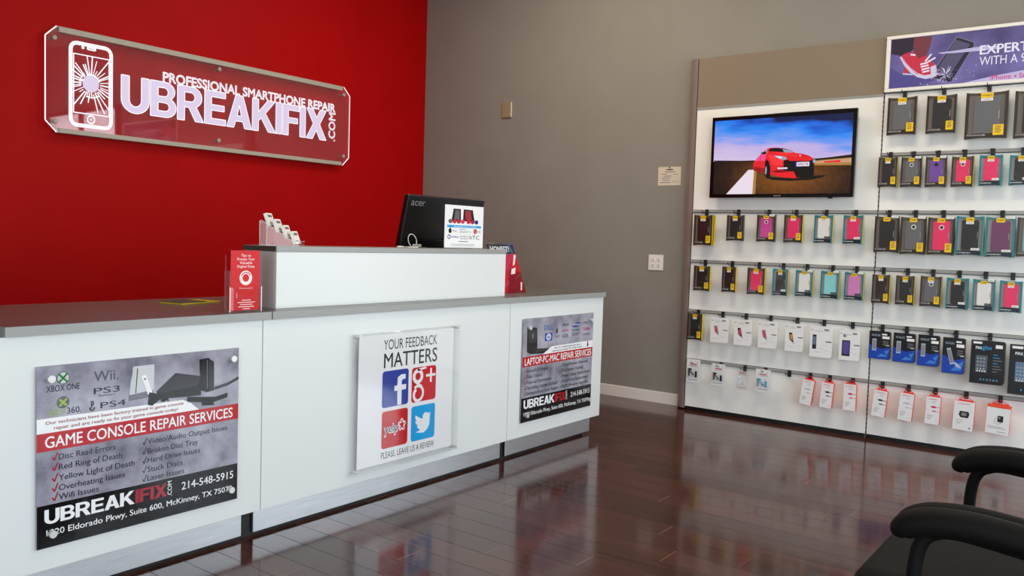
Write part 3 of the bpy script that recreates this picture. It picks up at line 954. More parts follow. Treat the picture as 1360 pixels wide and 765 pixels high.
# monitor behind the ledge, its back to us
mat('monitor_black', (13, 13, 14), 0.32)
mat('acer_grey', (150, 152, 156), 0.35, 0.5)
o = thing('computer_monitor', 'black computer monitor seen from behind with a grey acer logo', 'monitor', (3.725, 3.46, 0.951))
TL = math.radians(-13)
bd = MB()
bd.box(-0.335, 0.335, -0.016, 0.018, 0.10, 0.58, 'monitor_black', 0.006)
bd.box(-0.33, 0.33, -0.022, -0.014, 0.11, 0.328, 'monitor_black', 0.004)
q = bd.build('housing', o)
q.rotation_euler = (-TL, 0, 0)
l = MB(-0.0165).text('acer', -0.305, 0.522, 0.115, 0.040, 'acer_grey', 1, off=0.014)
l2 = l.build('logo', o)
l2.rotation_euler = (-TL, 0, 0)
st = MB(-0.0225).rrect(-0.235, -0.165, 0.283, 0.300, 0.002, 'paper_white', 1)
st.rect(-0.225, -0.18, 0.290, 0.293, 'card_print', 2)
stk = st.build('sticker', o)
stk.rotation_euler = (-TL, 0, 0)
cr = MB().box(-0.30, 0.30, -0.024, -0.014, 0.330, 0.336, 'black_gloss', 0.002).build('housing_ridge', o)
cr.rotation_euler = (-TL, 0, 0)
sd = MB().box(-0.045, 0.045, 0.0, 0.030, 0.0, 0.30, 'monitor_black', 0.006)
sd.build('stand_neck', o)
MB().box(-0.14, 0.14, -0.09, 0.12, 0.0, 0.012, 'monitor_black', 0.004).build('stand_base', o)

# upright sign on the ledge listing phone brands
o = thing('counter_sign', 'upright white sign with phones and brand names in front of the monitor', 'sign', (3.470, 3.115, 1.2215))
MB().box(-0.003, 0.336, 0.000, 0.003, 0.0, 0.244, 'acrylic_clear').box(-0.003, 0.336, -0.02, 0.06, 0, 0.003, 'acrylic_clear').build('acrylic_stand', o)
p = MB(-0.0025)
p.box(0.0, 0.333, -0.0025, -0.0005, 0.004, 0.242, 'print_white')
p.poly([(0.055, 0.155), (0.135, 0.155), (0.132, 0.222), (0.070, 0.222)], 'print_cons', 1)
p.poly([(0.075, 0.163), (0.122, 0.163), (0.120, 0.214), (0.084, 0.214)], 'print_grey', 2)
p.poly([(0.152, 0.155), (0.255, 0.155), (0.236, 0.220), (0.156, 0.222)], 'print_cons', 1)
p.poly([(0.172, 0.163), (0.228, 0.163), (0.218, 0.213), (0.168, 0.213)], 'print_softred', 2)
for i, (c, q) in enumerate((('grey', 0.045), ('gred', 0.08), ('softred', 0.115), ('pink', 0.15), ('gred', 0.20), ('softred', 0.235), ('navy', 0.27))):
    p.ell(q, 0.152, 0.017, 0.012, 'print_'+c, 3, 16)
p.rect(0.02, 0.313, 0.118, 0.131, 'print_tblue', 2)
p.text('WE REPAIR ALL OF THESE', 0.075, 0.1215, 0.19, 0.006, 'print_white', 3, off=0.006)
p.ell(0.045, 0.099, 0.013, 0.014, 'print_black', 2).ell(0.059, 0.103, 0.005, 0.006, 'print_white', 3, 12).line((0.045, 0.114), (0.051, 0.120), 0.004, 'print_black', 2)
p.text('iPhone', 0.064, 0.095, 0.036, 0.009, 'print_text', 2)
p.text('SAMSUNG', 0.126, 0.106, 0.050, 0.006, 'print_grey', 2)
p.text('GALAXY S', 0.122, 0.090, 0.100, 0.010, 'print_grey', 2)
p.ell(0.262, 0.099, 0.015, 0.015, 'print_gred', 2).text('L', 0.258, 0.093, 0.008, 0.011, 'print_white', 3)
p.text('LG', 0.282, 0.093, 0.026, 0.012, 'print_grey', 2, off=0.02)
p.ring(0.037, 0.065, 0.008, 0.013, 'print_navy', 2)
p.text('MOTOROLA', 0.056, 0.061, 0.062, 0.008, 'print_navy', 2, off=0.01)
p.text('BlackBerry', 0.132, 0.066, 0.070, 0.007, 'print_grey', 2)
p.text('NOKIA', 0.134, 0.053, 0.066, 0.007, 'print_grey', 2)
p.text('hTC', 0.214, 0.053, 0.086, 0.022, 'print_text', 2)
p.rect(0.12, 0.20, 0.038, 0.042, 'print_grey', 2).rect(0.05, 0.26, 0.024, 0.026, 'print_mid', 2).rect(0.06, 0.25, 0.016, 0.018, 'print_mid', 2)
p.build('paper_print', o)

# white charging cable lying on the ledge
mat('cable_white', (205, 200, 192), 0.4)
mat('cable_plug', (225, 220, 212), 0.35)
pts = []
for i in range(26):
    q = i/25
    a = -0.5*PI - q*2.0*PI*0.86
    pts.append((3.305+0.036*math.cos(a+0.25), 3.19+0.01*q, 1.222+0.036+0.036*math.sin(a)))
o = thing('charging_cable', 'looped white charging cable lying on the ledge left of the monitor', 'cable', (0, 0, 0))
c = MB().tube([(3.20, 3.17, 1.2245), (3.25, 3.18, 1.2245), (3.29, 3.185, 1.2245)] + pts[3:], 0.0024, 'cable_white')
c.build('cord', o)
MB().box(3.165, 3.205, 3.163, 3.177, 1.222, 1.2295, 'cable_plug', 0.002).build('plug', o)
ph = MB().box(3.215, 3.29, 3.135, 3.155, 1.2218, 1.2268, 'cable_plug', 0.002).box(3.30, 3.345, 3.13, 3.155, 1.2218, 1.2262, 'slot_dark', 0.001)
tag(ph.build('adapter'), 'small flat white and grey adapter beside the looped cable', 'adapter')

# leaning sign at the right end
o = thing('leaning_sign', 'red and dark leaning sign headed HONEST in a clear slanted holder', 'sign', (4.005, 3.135, 0.951))
mat('lean_red', (188, 22, 34), 0.18)
mat('lean_deep', (126, 18, 32), 0.18)
mat('lean_dark', (44, 45, 46), 0.4, spec=0.2)
TLs = math.radians(-21)
p = MB(-0.004)
p.box(0, 0.265, -0.004, 0.0, 0.0, 0.318, 'lean_dark')
p.poly([(0.0, 0.0), (0.265, 0.0), (0.265, 0.255), (0.0, 0.255)], 'lean_red', 1)
p.poly([(0.08, 0.0), (0.265, 0.0), (0.265, 0.13), (0.16, 0.16)], 'lean_deep', 2)
p.text('HONEST!', 0.022, 0.270, 0.185, 0.034, 'print_white', 1, off=0.03)
p.line((0.215, 0.318), (0.235, 0.26), 0.010, 'print_mid', 1)
p.poly([(0.200, 0.175), (0.225, 0.185), (0.262, 0.245), (0.245, 0.252)], 'brochure_white', 3)
p.poly([(0.16, 0.12), (0.205, 0.125), (0.225, 0.165), (0.18, 0.155)], 'brochure_white', 3)
p.poly([(0.215, 0.015), (0.228, 0.015), (0.252, 0.065), (0.24, 0.07)], 'brochure_white', 3)
p.poly([(0.0, 0.0), (0.05, 0.0), (0.03, 0.17), (0.0, 0.2)], 'lean_dark', 3)
q = p.build('printed_sheet', o)
q.rotation_euler = (TLs, 0, 0)
h = MB().box(-0.006, 0.272, -0.0085, -0.006, 0.0, 0.330, 'acrylic_clear').box(-0.006, 0.272, 0.002, 0.0045, 0.0, 0.330, 'acrylic_clear')
q = h.build('slanted_holder', o)
q.rotation_euler = (TLs, 0, 0)
MB().box(-0.006, 0.290, -0.045, 0.13, 0.0, 0.003, 'acrylic_frost').build('holder_base', o)

# yellow pad behind the brochures
mat('pad_yellow', (206, 178, 40), 0.6)
o = thing('notepad', 'yellow pad with a dark cover lying behind the red brochures', 'notepad', (2.16, 3.45, 0.9505), math.radians(12))
MB().box(-0.12, 0.10, -0.06, 0.08, 0, 0.007, 'pad_yellow', 0.001).build('pages', o)
MB().box(-0.12, 0.02, -0.058, 0.08, 0.0075, 0.010, 'slot_dark', 0.001).build('cover', o)

# ------------------------------------------------------------------ things on the grey wall
o = thing('outlet_plate', 'white four-socket outlet plate on the grey wall', 'outlet', (RX1-0.0005, 3.20, 1.133), FACE_X)
w = MB(-0.006).box(-0.066, 0.066, -0.006, 0, -0.0625, 0.0625, 'plastic_white', 0.002)
w.build('plate', o)
for u in (-0.026, 0.026):
    for v in (0.024, -0.024):
        s = MB(-0.0085).box(u-0.017, u+0.017, -0.0085, -0.005, v-0.016, v+0.016, 'plastic_white', 0.003)
        s.rect(u-0.008, u-0.005, v-0.004, v+0.008, 'slot_dark', 1).rect(u+0.005, u+0.008, v-0.004, v+0.007, 'slot_dark', 1).ell(u, v-0.010, 0.003, 0.003, 'slot_dark', 1, 10)
        s.build('socket', o)
o = thing('wall_box', 'small beige wall box high on the grey wall', 'wall box', (RX1-0.0005, 4.77, 2.46), FACE_X)
MB().box(-0.050, 0.050, -0.016, 0, -0.070, 0.070, 'plastic_beige', 0.004).build('housing', o)
MB().box(0.0505, 0.053, -0.014, -0.003, -0.066, 0.066, 'plastic_white', 0.001).build('side_cover', o)
o = thing('wall_notice', 'small pale printed notice pinned to the grey wall', 'notice', (RX1-0.0005, 3.112, 1.826), FACE_X)
p = MB(-0.0015).box(-0.100, 0.100, -0.0015, 0, -0.074, 0.074, 'paper_notice')
p.rect(-0.03, 0.03, 0.048, 0.056, 'slot_dark', 1)
for i, (a, b2) in enumerate(((-0.045, 0.05), (-0.07, -0.02), (-0.05, 0.02), (-0.07, 0.01), (-0.06, 0.0), (-0.08, 0.01))):
    v = 0.034-i*0.017
    p.rect(a, b2, v-0.0025, v+0.0025, 'print_mid', 1)
p.rect(0.04, 0.075, 0.012, 0.016, 'print_mid', 1).rect(0.02, 0.085, -0.045, -0.042, 'print_mid', 1)
p.build('sheet', o)
MB().cyl((0, -0.002, 0.068), (0, -0.010, 0.068), 0.005, 'slot_dark', n=12).build('pin', o)

# ------------------------------------------------------------------ display wall
PX = 6.03
def bay(label, ya, yb, header, rails, tvgap):
    """slatwall unit seen from -X; ya = far (left) edge, yb = near (right) edge"""
    o = thing('slatwall_unit', label, 'display wall', (PX, ya, 0), FACE_X, 'slatwall units of the display wall')
    w = ya-yb
    zs = [0.030] + rails + [2.326 if header else 2.334]
    for i in range(len(zs)-1):
        a = zs[i] + (0.004 if i else 0)
        b2 = zs[i+1] - (0.022 if i < len(zs)-2 else 0.004)
        MB().box(0.003, w-0.003, 0.0, 0.016, a, b2, 'panel_white', 0.001).build('wall_panel', o)
    for z in rails:
        r = MB().box(0.002, w-0.002, -0.012, 0.0, z-0.018, z+0.002, 'rail_alu', 0.002)
        r.box(0.002, w-0.002, 0.004, 0.016, z-0.022, z+0.004, 'black')
        r.build('rail', o)
    if header:
        MB().box(0.003, w-0.003, -0.004, 0.014, 2.332, 2.703, 'header_taupe', 0.001).build('header_panel', o)
        MB().box(0.002, w-0.002, -0.008, 0.0, 2.318, 2.331, 'rail_alu', 0.001).build('header_trim', o)
    zt = 2.700 if header else 2.335
    c = MB().box(0.01, w-0.01, 0.018, 0.098, 0.0, zt, 'alu_soft').box(0.01, w-0.01, 0.016, 0.018, 0.0, zt, 'black')
    c.build('carcass', o)
    s = MB().box(w-0.0028, w+0.0028, 0.003, 0.017, 0.03, zt, 'black')
    for k in range(84 if header else 72):
        z = 0.05+k*0.0315
        s.box(w-0.0029, w+0.0029, 0.0022, 0.0029, z, z+0.011, 'rail_alu')
    s.build('slotted_upright', o)
    return o
RAILS = [0.400, 0.784, 1.168, 1.551]
U1 = bay('tall slatwall unit with a taupe header and the television', 2.852, 1.501, True, RAILS, True)
U2 = bay('tall slatwall unit under the lit picture sign, cut off by the picture edge', 1.498, 0.148, False, RAILS+[1.935], False)
# rounded end post on the left side
n = 12
out = [(6.128, 2.853), (6.128, 2.948)]
for i in range(n+1):
    a = PI/2*i/n
    out.append((6.128-0.103*math.sin(a)-0.0, 2.948-0.0-0.092*(1-math.cos(a))))
vs = [(x, y, 0.012) for x, y in out]+[(x, y, 2.706) for x, y in out]
k = len(out)
pm = MB().add(vs, [tuple(range(k)), tuple(range(2*k-1, k-1, -1))], 'post_alu').add(vs, [(i, k+i, k+(i+1) % k, (i+1) % k) for i in range(k)], 'post_alu', False)
tag(pm.build('display_end_post'), 'tall rounded grey metal post at the left end of the display wall', 'post')

# television
o = thing('television', 'flat black television showing a red car on a runway', 'television', (5.955, 2.71, 1.645), FACE_X)
MB().box(0.022, 1.064, 0, 0.03, -0.004, 0.596, 'black_gloss', 0.004).box(0.2, 0.9, 0.0301, 0.060, 0.08, 0.5, 'black_matt', 0.006).build('housing', o)
MB().box(0.40, 0.68, 0.0605, 0.0745, 0.15, 0.43, 'black', 0.002).build('wall_mount', o)
MB(-0.0005).text('SAMSUNG', 0.515, 0.005, 0.052, 0.0075, 'alu_soft', 1, off=0.01).build('logo', o)
MB().box(0.895, 0.925, 0.002, 0.02, -0.013, -0.0045, 'black_gloss', 0.002).build('receiver', o)
glow('tv_sky', (60, 120, 230), 0.9)
t, b = nodes_of = (bpy.data.materials['tv_sky'].node_tree, bpy.data.materials['tv_sky'].node_tree.nodes['Principled BSDF'])
tc = t.nodes.new('ShaderNodeTexCoord')
sp = t.nodes.new('ShaderNodeSeparateXYZ')
t.links.new(tc.outputs['Object'], sp.inputs[0])
mpp = t.nodes.new('ShaderNodeMapping')
mpp.inputs['Scale'].default_value = (2.2, 1, 9)
mpp.inputs['Rotation'].default_value = (0, 0.22, 0)
t.links.new(tc.outputs['Object'], mpp.inputs[0])
nn = t.nodes.new('ShaderNodeTexNoise')
nn.inputs['Scale'].default_value = 1.6
nn.inputs['Detail'].default_value = 6
t.links.new(mpp.outputs[0], nn.inputs[0])
hz = math_node(t, 'MULTIPLY', math_node(t, 'SUBTRACT', sp.outputs[2], 0.26), 3.1)
xx = math_node(t, 'MULTIPLY', math_node(t, 'SUBTRACT', sp.outputs[0], 0.35), 0.35)
fa = math_node(t, 'ADD', math_node(t, 'ADD', hz, xx), math_node(t, 'MULTIPLY', math_node(t, 'SUBTRACT', nn.outputs[0], 0.5), 0.75))
rp = t.nodes.new('ShaderNodeValToRGB')
el = rp.color_ramp.elements
el[0].position = 0.0
el[0].color = lin((206, 188, 222))
el[1].position = 1.0
el[1].color = lin((6, 22, 70))
for pos, c in ((0.34, (186, 170, 222)), (0.52, (110, 150, 235)), (0.72, (40, 130, 235)), (0.88, (24, 90, 205))):
    e = el.new(pos)
    e.color = lin(c)
t.links.new(fa, rp.inputs[0])
t.links.new(rp.outputs[0], b.inputs['Emission Color'])
for nm, c, s in (('tv_ground', (104, 62, 22), 0.75), ('tv_dark', (20, 14, 10), 0.8), ('tv_white', (222, 210, 222), 0.95), ('tv_red', (222, 26, 34), 0.95), ('tv_deep', (150, 14, 22), 0.9),
                 ('tv_pink', (232, 72, 132), 0.95), ('tv_hood', (238, 48, 50), 0.98), ('tv_shade', (120, 10, 16), 0.9), ('tv_black', (8, 7, 9), 0.8), ('tv_glass', (150, 170, 190), 0.8), ('tv_tan', (176, 130, 60), 0.8), ('tv_stand', (200, 150, 120), 0.9), ('tv_blue', (40, 60, 190), 0.9)):
    glow(nm, c, s)
for nm, stops in (('tv_ground', ((0.0, (146, 86, 26)), (0.45, (98, 56, 18)), (0.75, (46, 24, 10)), (1.0, (12, 8, 6)))),):
    t = MATS[nm].node_tree
    b = t.nodes['Principled BSDF']
    tc = t.nodes.new('ShaderNodeTexCoord')
    sp = t.nodes.new('ShaderNodeSeparateXYZ')
    t.links.new(tc.outputs['Object'], sp.inputs[0])
    dx = math_node(t, 'DIVIDE', math_node(t, 'SUBTRACT', sp.outputs[0], 0.60), 0.48)
    dz = math_node(t, 'DIVIDE', math_node(t, 'SUBTRACT', sp.outputs[2], 0.14), 0.22)
    d2 = math_node(t, 'SQRT', math_node(t, 'ADD', math_node(t, 'MULTIPLY', dx, dx), math_node(t, 'MULTIPLY', dz, dz)))
    nz = t.nodes.new('ShaderNodeTexNoise')
    nz.inputs['Scale'].default_value = 30
    t.links.new(tc.outputs['Object'], nz.inputs[0])
    dd = math_node(t, 'ADD', math_node(t, 'MULTIPLY', d2, 0.8), math_node(t, 'MULTIPLY', math_node(t, 'SUBTRACT', nz.outputs[0], 0.5), 0.35))
    rp = t.nodes.new('ShaderNodeValToRGB')
    el = rp.color_ramp.elements
    el[0].position, el[0].color = stops[0][0], lin(stops[0][1])
    el[1].position, el[1].color = stops[-1][0], lin(stops[-1][1])
    for q, c in stops[1:-1]:
        e = el.new(q)
        e.color = lin(c)
    t.links.new(dd, rp.inputs[0])
    t.links.new(rp.outputs[0], b.inputs['Emission Color'])
s = MB(-0.0006)
s.rect(0.046, 1.040, 0.265, 0.565, 'tv_sky', 1)
s.rect(0.052, 1.042, 0.022, 0.266, 'tv_ground', 1)
s.poly([(0.05, 0.266), (0.355, 0.255), (0.355, 0.262), (0.05, 0.274)], 'tv_dark', 2)
s.poly([(0.793, 0.251), (1.04, 0.266), (1.043, 0.212), (0.795, 0.217)], 'tv_tan', 2)
s.poly([(0.793, 0.244), (1.04, 0.258), (1.042, 0.232), (0.795, 0.230)], 'tv_stand', 3)
s.poly([(0.86, 0.242), (0.97, 0.249), (0.97, 0.234), (0.86, 0.233)], 'tv_red', 4)
s.poly([(0.79, 0.262), (0.92, 0.272), (1.041, 0.284), (1.041, 0.264), (0.79, 0.250)], 'tv_dark', 3)
s.poly([(0.32, 0.198), (0.362, 0.197), (0.358, 0.022), (0.157, 0.022)], 'tv_white', 3)
s.poly([(0.362, 0.197), (0.382, 0.197), (0.38, 0.022), (0.358, 0.022)], 'tv_tan', 3)
s.poly([(0.423, 0.168), (0.49, 0.143), (0.657, 0.131), (0.794, 0.146), (0.877, 0.149), (0.852, 0.132), (0.765, 0.116), (0.621, 0.112), (0.491, 0.123)], 'tv_dark', 3)
s.poly([(0.355, 0.23), (0.361, 0.257), (0.388, 0.286), (0.415, 0.315), (0.444, 0.342), (0.47, 0.35), (0.517, 0.351), (0.573, 0.343), (0.619, 0.33), (0.657, 0.308), (0.711, 0.3), (0.756, 0.285), (0.777, 0.271), (0.792, 0.244), (0.794, 0.208), (0.795, 0.142), (0.746, 0.138), (0.657, 0.131), (0.583, 0.137), (0.508, 0.157), (0.489, 0.157), (0.432, 0.172), (0.359, 0.192)], 'tv_red', 4)
s.poly([(0.366, 0.257), (0.388, 0.289), (0.411, 0.309), (0.452, 0.305), (0.442, 0.259), (0.39, 0.261)], 'tv_pink', 5)
s.poly([(0.359, 0.192), (0.432, 0.172), (0.445, 0.18), (0.44, 0.205), (0.365, 0.22)], 'tv_deep', 5)
s.poly([(0.50, 0.315), (0.60, 0.312), (0.70, 0.293), (0.66, 0.283), (0.56, 0.300)], 'tv_hood', 5)
s.poly([(0.458, 0.300), (0.50, 0.296), (0.545, 0.270), (0.575, 0.256), (0.565, 0.222), (0.50, 0.225), (0.486, 0.25)], 'tv_hood', 5)
s.poly([(0.489, 0.182), (0.53, 0.190), (0.60, 0.186), (0.652, 0.178), (0.618, 0.173), (0.544, 0.169)], 'tv_shade', 6)
s.line((0.605, 0.300), (0.745, 0.285), 0.003, 'tv_deep', 6).line((0.452, 0.30), (0.444, 0.26), 0.003, 'tv_deep', 6).line((0.41, 0.306), (0.40, 0.19), 0.002, 'tv_deep', 6)
s.ell(0.792, 0.246, 0.010, 0.014, 'tv_glass', 7, 12)
s.poly([(0.464, 0.334), (0.48, 0.348), (0.536, 0.348), (0.596, 0.336), (0.647, 0.311), (0.574, 0.316), (0.5, 0.324), (0.472, 0.325)], 'tv_black', 5)
s.poly([(0.564, 0.337), (0.606, 0.331), (0.646, 0.311), (0.579, 0.315)], 'tv_glass', 6)
s.poly([(0.425, 0.315), (0.442, 0.340), (0.454, 0.342), (0.452, 0.309), (0.43, 0.309)], 'tv_glass', 5)
s.poly([(0.405, 0.316), (0.445, 0.328), (0.45, 0.309), (0.42, 0.307)], 'tv_black', 6)
s.poly([(0.577, 0.259), (0.604, 0.263), (0.623, 0.253), (0.758, 0.249), (0.789, 0.262), (0.794, 0.208), (0.795, 0.142), (0.746, 0.134), (0.674, 0.135), (0.654, 0.176), (0.599, 0.186), (0.539, 0.197), (0.532, 0.208), (0.579, 0.214)], 'tv_black', 5)
s.poly([(0.501, 0.294), (0.538, 0.292), (0.585, 0.285), (0.604, 0.269), (0.577, 0.259), (0.54, 0.272)], 'tv_glass', 6)
s.poly([(0.515, 0.290), (0.56, 0.287), (0.565, 0.272), (0.545, 0.274)], 'tv_white', 7)
s.poly([(0.533, 0.208), (0.607, 0.208), (0.608, 0.197), (0.539, 0.197)], 'tv_white', 7)
s.poly([(0.442, 0.255), (0.456, 0.268), (0.47, 0.254), (0.484, 0.208), (0.485, 0.144), (0.472, 0.128), (0.452, 0.14), (0.441, 0.181)], 'tv_black', 6)
s.ell(0.452, 0.190, 0.006, 0.030, 'tv_glass', 7, 14)
s.poly([(0.488, 0.18), (0.544, 0.171), (0.618, 0.177), (0.654, 0.176), (0.65, 0.167), (0.582, 0.157), (0.499, 0.157)], 'tv_red', 7)
s.rect(0.664, 0.760, 0.213, 0.243, 'tv_white', 7).rect(0.664, 0.672, 0.213, 0.243, 'tv_blue', 8)
s.text('WM12 YTR', 0.679, 0.220, 0.074, 0.015, 'tv_black', 8, off=0.02)
s.poly([(0.685, 0.292), (0.70, 0.292), (0.693, 0.280)], 'tv_white', 7)
s.build('screen', o)

# lit picture sign above the right unit
o = thing('lightbox_sign', 'lit purple picture sign with a sneaker, a broken phone and the words EXPERT', 'sign', (PX, 1.496, 2.3365), FACE_X)
f = MB()
LW = 1.346
f.box(0, LW, -0.030, 0.012, 0.0, 0.022, 'plastic_white', 0.003).box(0, LW, -0.030, 0.012, 0.344, 0.366, 'plastic_white', 0.003)
f.box(0, 0.026, -0.030, 0.012, 0.0225, 0.3435, 'plastic_white', 0.003).box(LW-0.026, LW, -0.030, 0.012, 0.0225, 0.3435, 'plastic_white', 0.003)
f.build('frame', o)
LB = dict(lb_bg=(98, 88, 146), lb_dark=(44, 36, 56), lb_mid=(84, 76, 140), lb_red=(206, 46, 72), lb_white=(238, 232, 248), lb_skin=(120, 56, 62), lb_phone=(66, 58, 84),
          lb_screen=(88, 80, 112), lb_pink=(214, 40, 110), lb_light=(196, 184, 226), lb_rim=(130, 120, 160), lb_sole=(214, 204, 226))
for nm, c in LB.items():
    glow(nm, c, 0.80)
t = MATS['lb_bg'].node_tree
tc = t.nodes.new('ShaderNodeTexCoord')
n = t.nodes.new('ShaderNodeTexNoise')
n.inputs['Scale'].default_value = 4.0
n.inputs['Detail'].default_value = 5
rp = t.nodes.new('ShaderNodeValToRGB')
rp.color_ramp.elements[0].position = 0.3
rp.color_ramp.elements[0].color = lin((72, 62, 112))
rp.color_ramp.elements[1].position = 0.7
rp.color_ramp.elements[1].color = lin((122, 112, 172))
t.links.new(tc.outputs['Object'], n.inputs[0])
t.links.new(n.outputs[0], rp.inputs[0])
t.links.new(rp.outputs[0], t.nodes['Principled BSDF'].inputs['Emission Color'])
p = MB(-0.020)
p.rect(0.026, LW-0.026, 0.0225, 0.3435, 'lb_bg', 0)
p.box(0.026, LW-0.026, -0.0195, 0.095, 0.0225, 0.3435, 'plastic_white')
p.poly([(0.03, 0.343), (0.03, 0.25), (0.12, 0.225), (0.20, 0.300), (0.20, 0.343)], 'lb_dark', 1)
p.poly([(0.03, 0.025), (0.20, 0.025), (0.42, 0.09), (0.30, 0.13), (0.12, 0.10), (0.03, 0.16)], 'lb_mid', 1)
p.poly([(0.168, 0.343), (0.274, 0.339), (0.263, 0.271), (0.248, 0.22), (0.227, 0.212), (0.202, 0.202), (0.169, 0.244), (0.163, 0.298)], 'lb_skin', 2)
p.poly([(0.115, 0.15), (0.14, 0.155), (0.14, 0.115), (0.115, 0.115)], 'lb_red', 2).poly([(0.108, 0.118), (0.17, 0.108), (0.17, 0.10), (0.108, 0.11)], 'lb_sole', 3)
p.poly([(0.09, 0.229), (0.109, 0.242), (0.143, 0.251), (0.169, 0.247), (0.202, 0.202), (0.227, 0.215), (0.244, 0.22), (0.259, 0.196), (0.278, 0.179), (0.3, 0.154), (0.316, 0.115), (0.304, 0.094), (0.276, 0.086), (0.234, 0.085), (0.191, 0.104), (0.145, 0.147), (0.114, 0.188)], 'lb_red', 4)
p.poly([(0.084, 0.222), (0.095, 0.228), (0.121, 0.192), (0.157, 0.149), (0.197, 0.111), (0.241, 0.092), (0.297, 0.099), (0.316, 0.115), (0.32, 0.092), (0.298, 0.075), (0.249, 0.068), (0.199, 0.084), (0.154, 0.118), (0.116, 0.165)], 'lb_sole', 5)
p.line((0.10, 0.212), (0.20, 0.098), 0.003, 'lb_red', 6)
p.poly([(0.273, 0.142), (0.303, 0.154), (0.316, 0.115), (0.304, 0.094), (0.279, 0.092)], 'lb_sole', 5)
for (a, b2) in (((0.212, 0.165), (0.256, 0.172)), ((0.216, 0.148), (0.262, 0.156)), ((0.222, 0.130), (0.268, 0.138)), ((0.228, 0.113), (0.268, 0.120)), ((0.24, 0.18), (0.275, 0.225)), ((0.255, 0.175), (0.30, 0.20)), ((0.15, 0.235), (0.18, 0.228))):
    p.line(a, b2, 0.010, 'lb_white', 6)
p.poly([(0.415, 0.317), (0.431, 0.316), (0.517, 0.275), (0.525, 0.257), (0.403, 0.035), (0.383, 0.031), (0.284, 0.07), (0.273, 0.086)], 'lb_rim', 3)
p.poly([(0.417, 0.312), (0.43, 0.311), (0.513, 0.272), (0.519, 0.257), (0.402, 0.041), (0.385, 0.037), (0.289, 0.073), (0.279, 0.086)], 'lb_dark', 4)
p.poly([(0.413, 0.300), (0.496, 0.262), (0.387, 0.076), (0.303, 0.101)], 'lb_screen', 5)
rnd = random.Random(5)
for k in range(26):
    a = rnd.uniform(0, 2*PI)
    r0, r1 = rnd.uniform(0, 0.02), rnd.uniform(0.03, 0.055)
    p.line((0.365+r0*math.cos(a), 0.085+r0*math.sin(a)), (0.365+r1*math.cos(a)*1.2, 0.085+r1*math.sin(a)), 0.003, rnd.choice(['lb_light', 'lb_rim', 'lb_white']), 6)
for k in range(46):
    x, z = rnd.uniform(0.22, 0.54), rnd.uniform(0.03, 0.13)
    p.ell(x, z, rnd.uniform(0.0015, 0.004), rnd.uniform(0.0015, 0.004), rnd.choice(['lb_white', 'lb_light', 'lb_rim']), 7, 6)
p.poly([(0.31, 0.228), (0.419, 0.232), (0.539, 0.241), (0.656, 0.236), (0.657, 0.216), (0.54, 0.215), (0.42, 0.217), (0.338, 0.220)], 'lb_light', 7)
p.poly([(0.46, 0.0226), (0.62, 0.05), (0.803, 0.075), (1.28, 0.11), (1.28, 0.0226)], 'lb_light', 2)
p.text('EXPERT REPAIR', 0.552, 0.192, 0.535, 0.054, 'lb_white', 8, off=0.03)
p.text('WITH A 90 DAY', 0.554, 0.124, 0.415, 0.052, 'lb_white', 8)
p.text('iPhone', 0.620, 0.029, 0.112, 0.028, 'lb_pink', 8, off=0.012)
p.ell(0.754, 0.041, 0.006, 0.006, 'lb_pink', 8, 12)
p.text('Smartphone', 0.774, 0.029, 0.21, 0.028, 'lb_pink', 8, off=0.012)
p.build('picture', o)

# ------------------------------------------------------------------ hooks and packages
for n, c, r in (('carton_dark', (46, 38, 32), 0.35), ('carton_brown', (84, 70, 56), 0.35), ('inlay_grey', (118, 108, 98), 0.5), ('inlay_pale', (158, 158, 155), 0.5), ('case_black', (30, 30, 31), 0.45), ('case_maroon', (40, 20, 20), 0.45), ('case_grey', (104, 107, 110), 0.45),
             ('case_purple', (116, 76, 168), 0.4), ('case_pink', (244, 44, 104), 0.4), ('case_magenta', (214, 62, 160), 0.4), ('case_white', (240, 240, 236), 0.4), ('case_aqua', (140, 222, 226), 0.4), ('case_lilac', (222, 132, 200), 0.4), ('case_plum', (112, 56, 98), 0.4), ('case_teal', (110, 190, 180), 0.4),
             ('label_yellow', (238, 196, 10), 0.4), ('side_yellow', (218, 190, 20), 0.4), ('carton_teal', (18, 124, 136), 0.35), ('carton_navy', (14, 30, 46), 0.35), ('case_ring', (226, 226, 224), 0.3),
             ('box_white', (232, 233, 236), 0.35), ('box_side', (206, 208, 212), 0.4), ('box_ink', (60, 60, 66), 0.5), ('box_red', (204, 70, 90), 0.5), ('box_amber', (206, 140, 60), 0.5), ('box_violet', (86, 72, 150), 0.5),
             ('nu_black', (15, 17, 24), 0.3), ('nu_blue', (22, 66, 172), 0.3), ('nu_sky', (58, 128, 214), 0.3), ('nu_pale', (170, 186, 206), 0.35), ('nu_logo', (40, 160, 220), 0.35), ('orange', (238, 84, 44), 0.4), ('orange_red', (222, 48, 34), 0.4),
             ('ink_black', (26, 26, 28), 0.5), ('ink_red', (206, 30, 74), 0.5), ('ink_pale', (188, 190, 196), 0.5), ('ink_cyan', (70, 170, 196), 0.5), ('ink_grey', (130, 132, 138), 0.5), ('tablet_grey', (88, 96, 108), 0.3), ('tablet_blue', (96, 120, 150), 0.3)):
    mat(n, c, r)

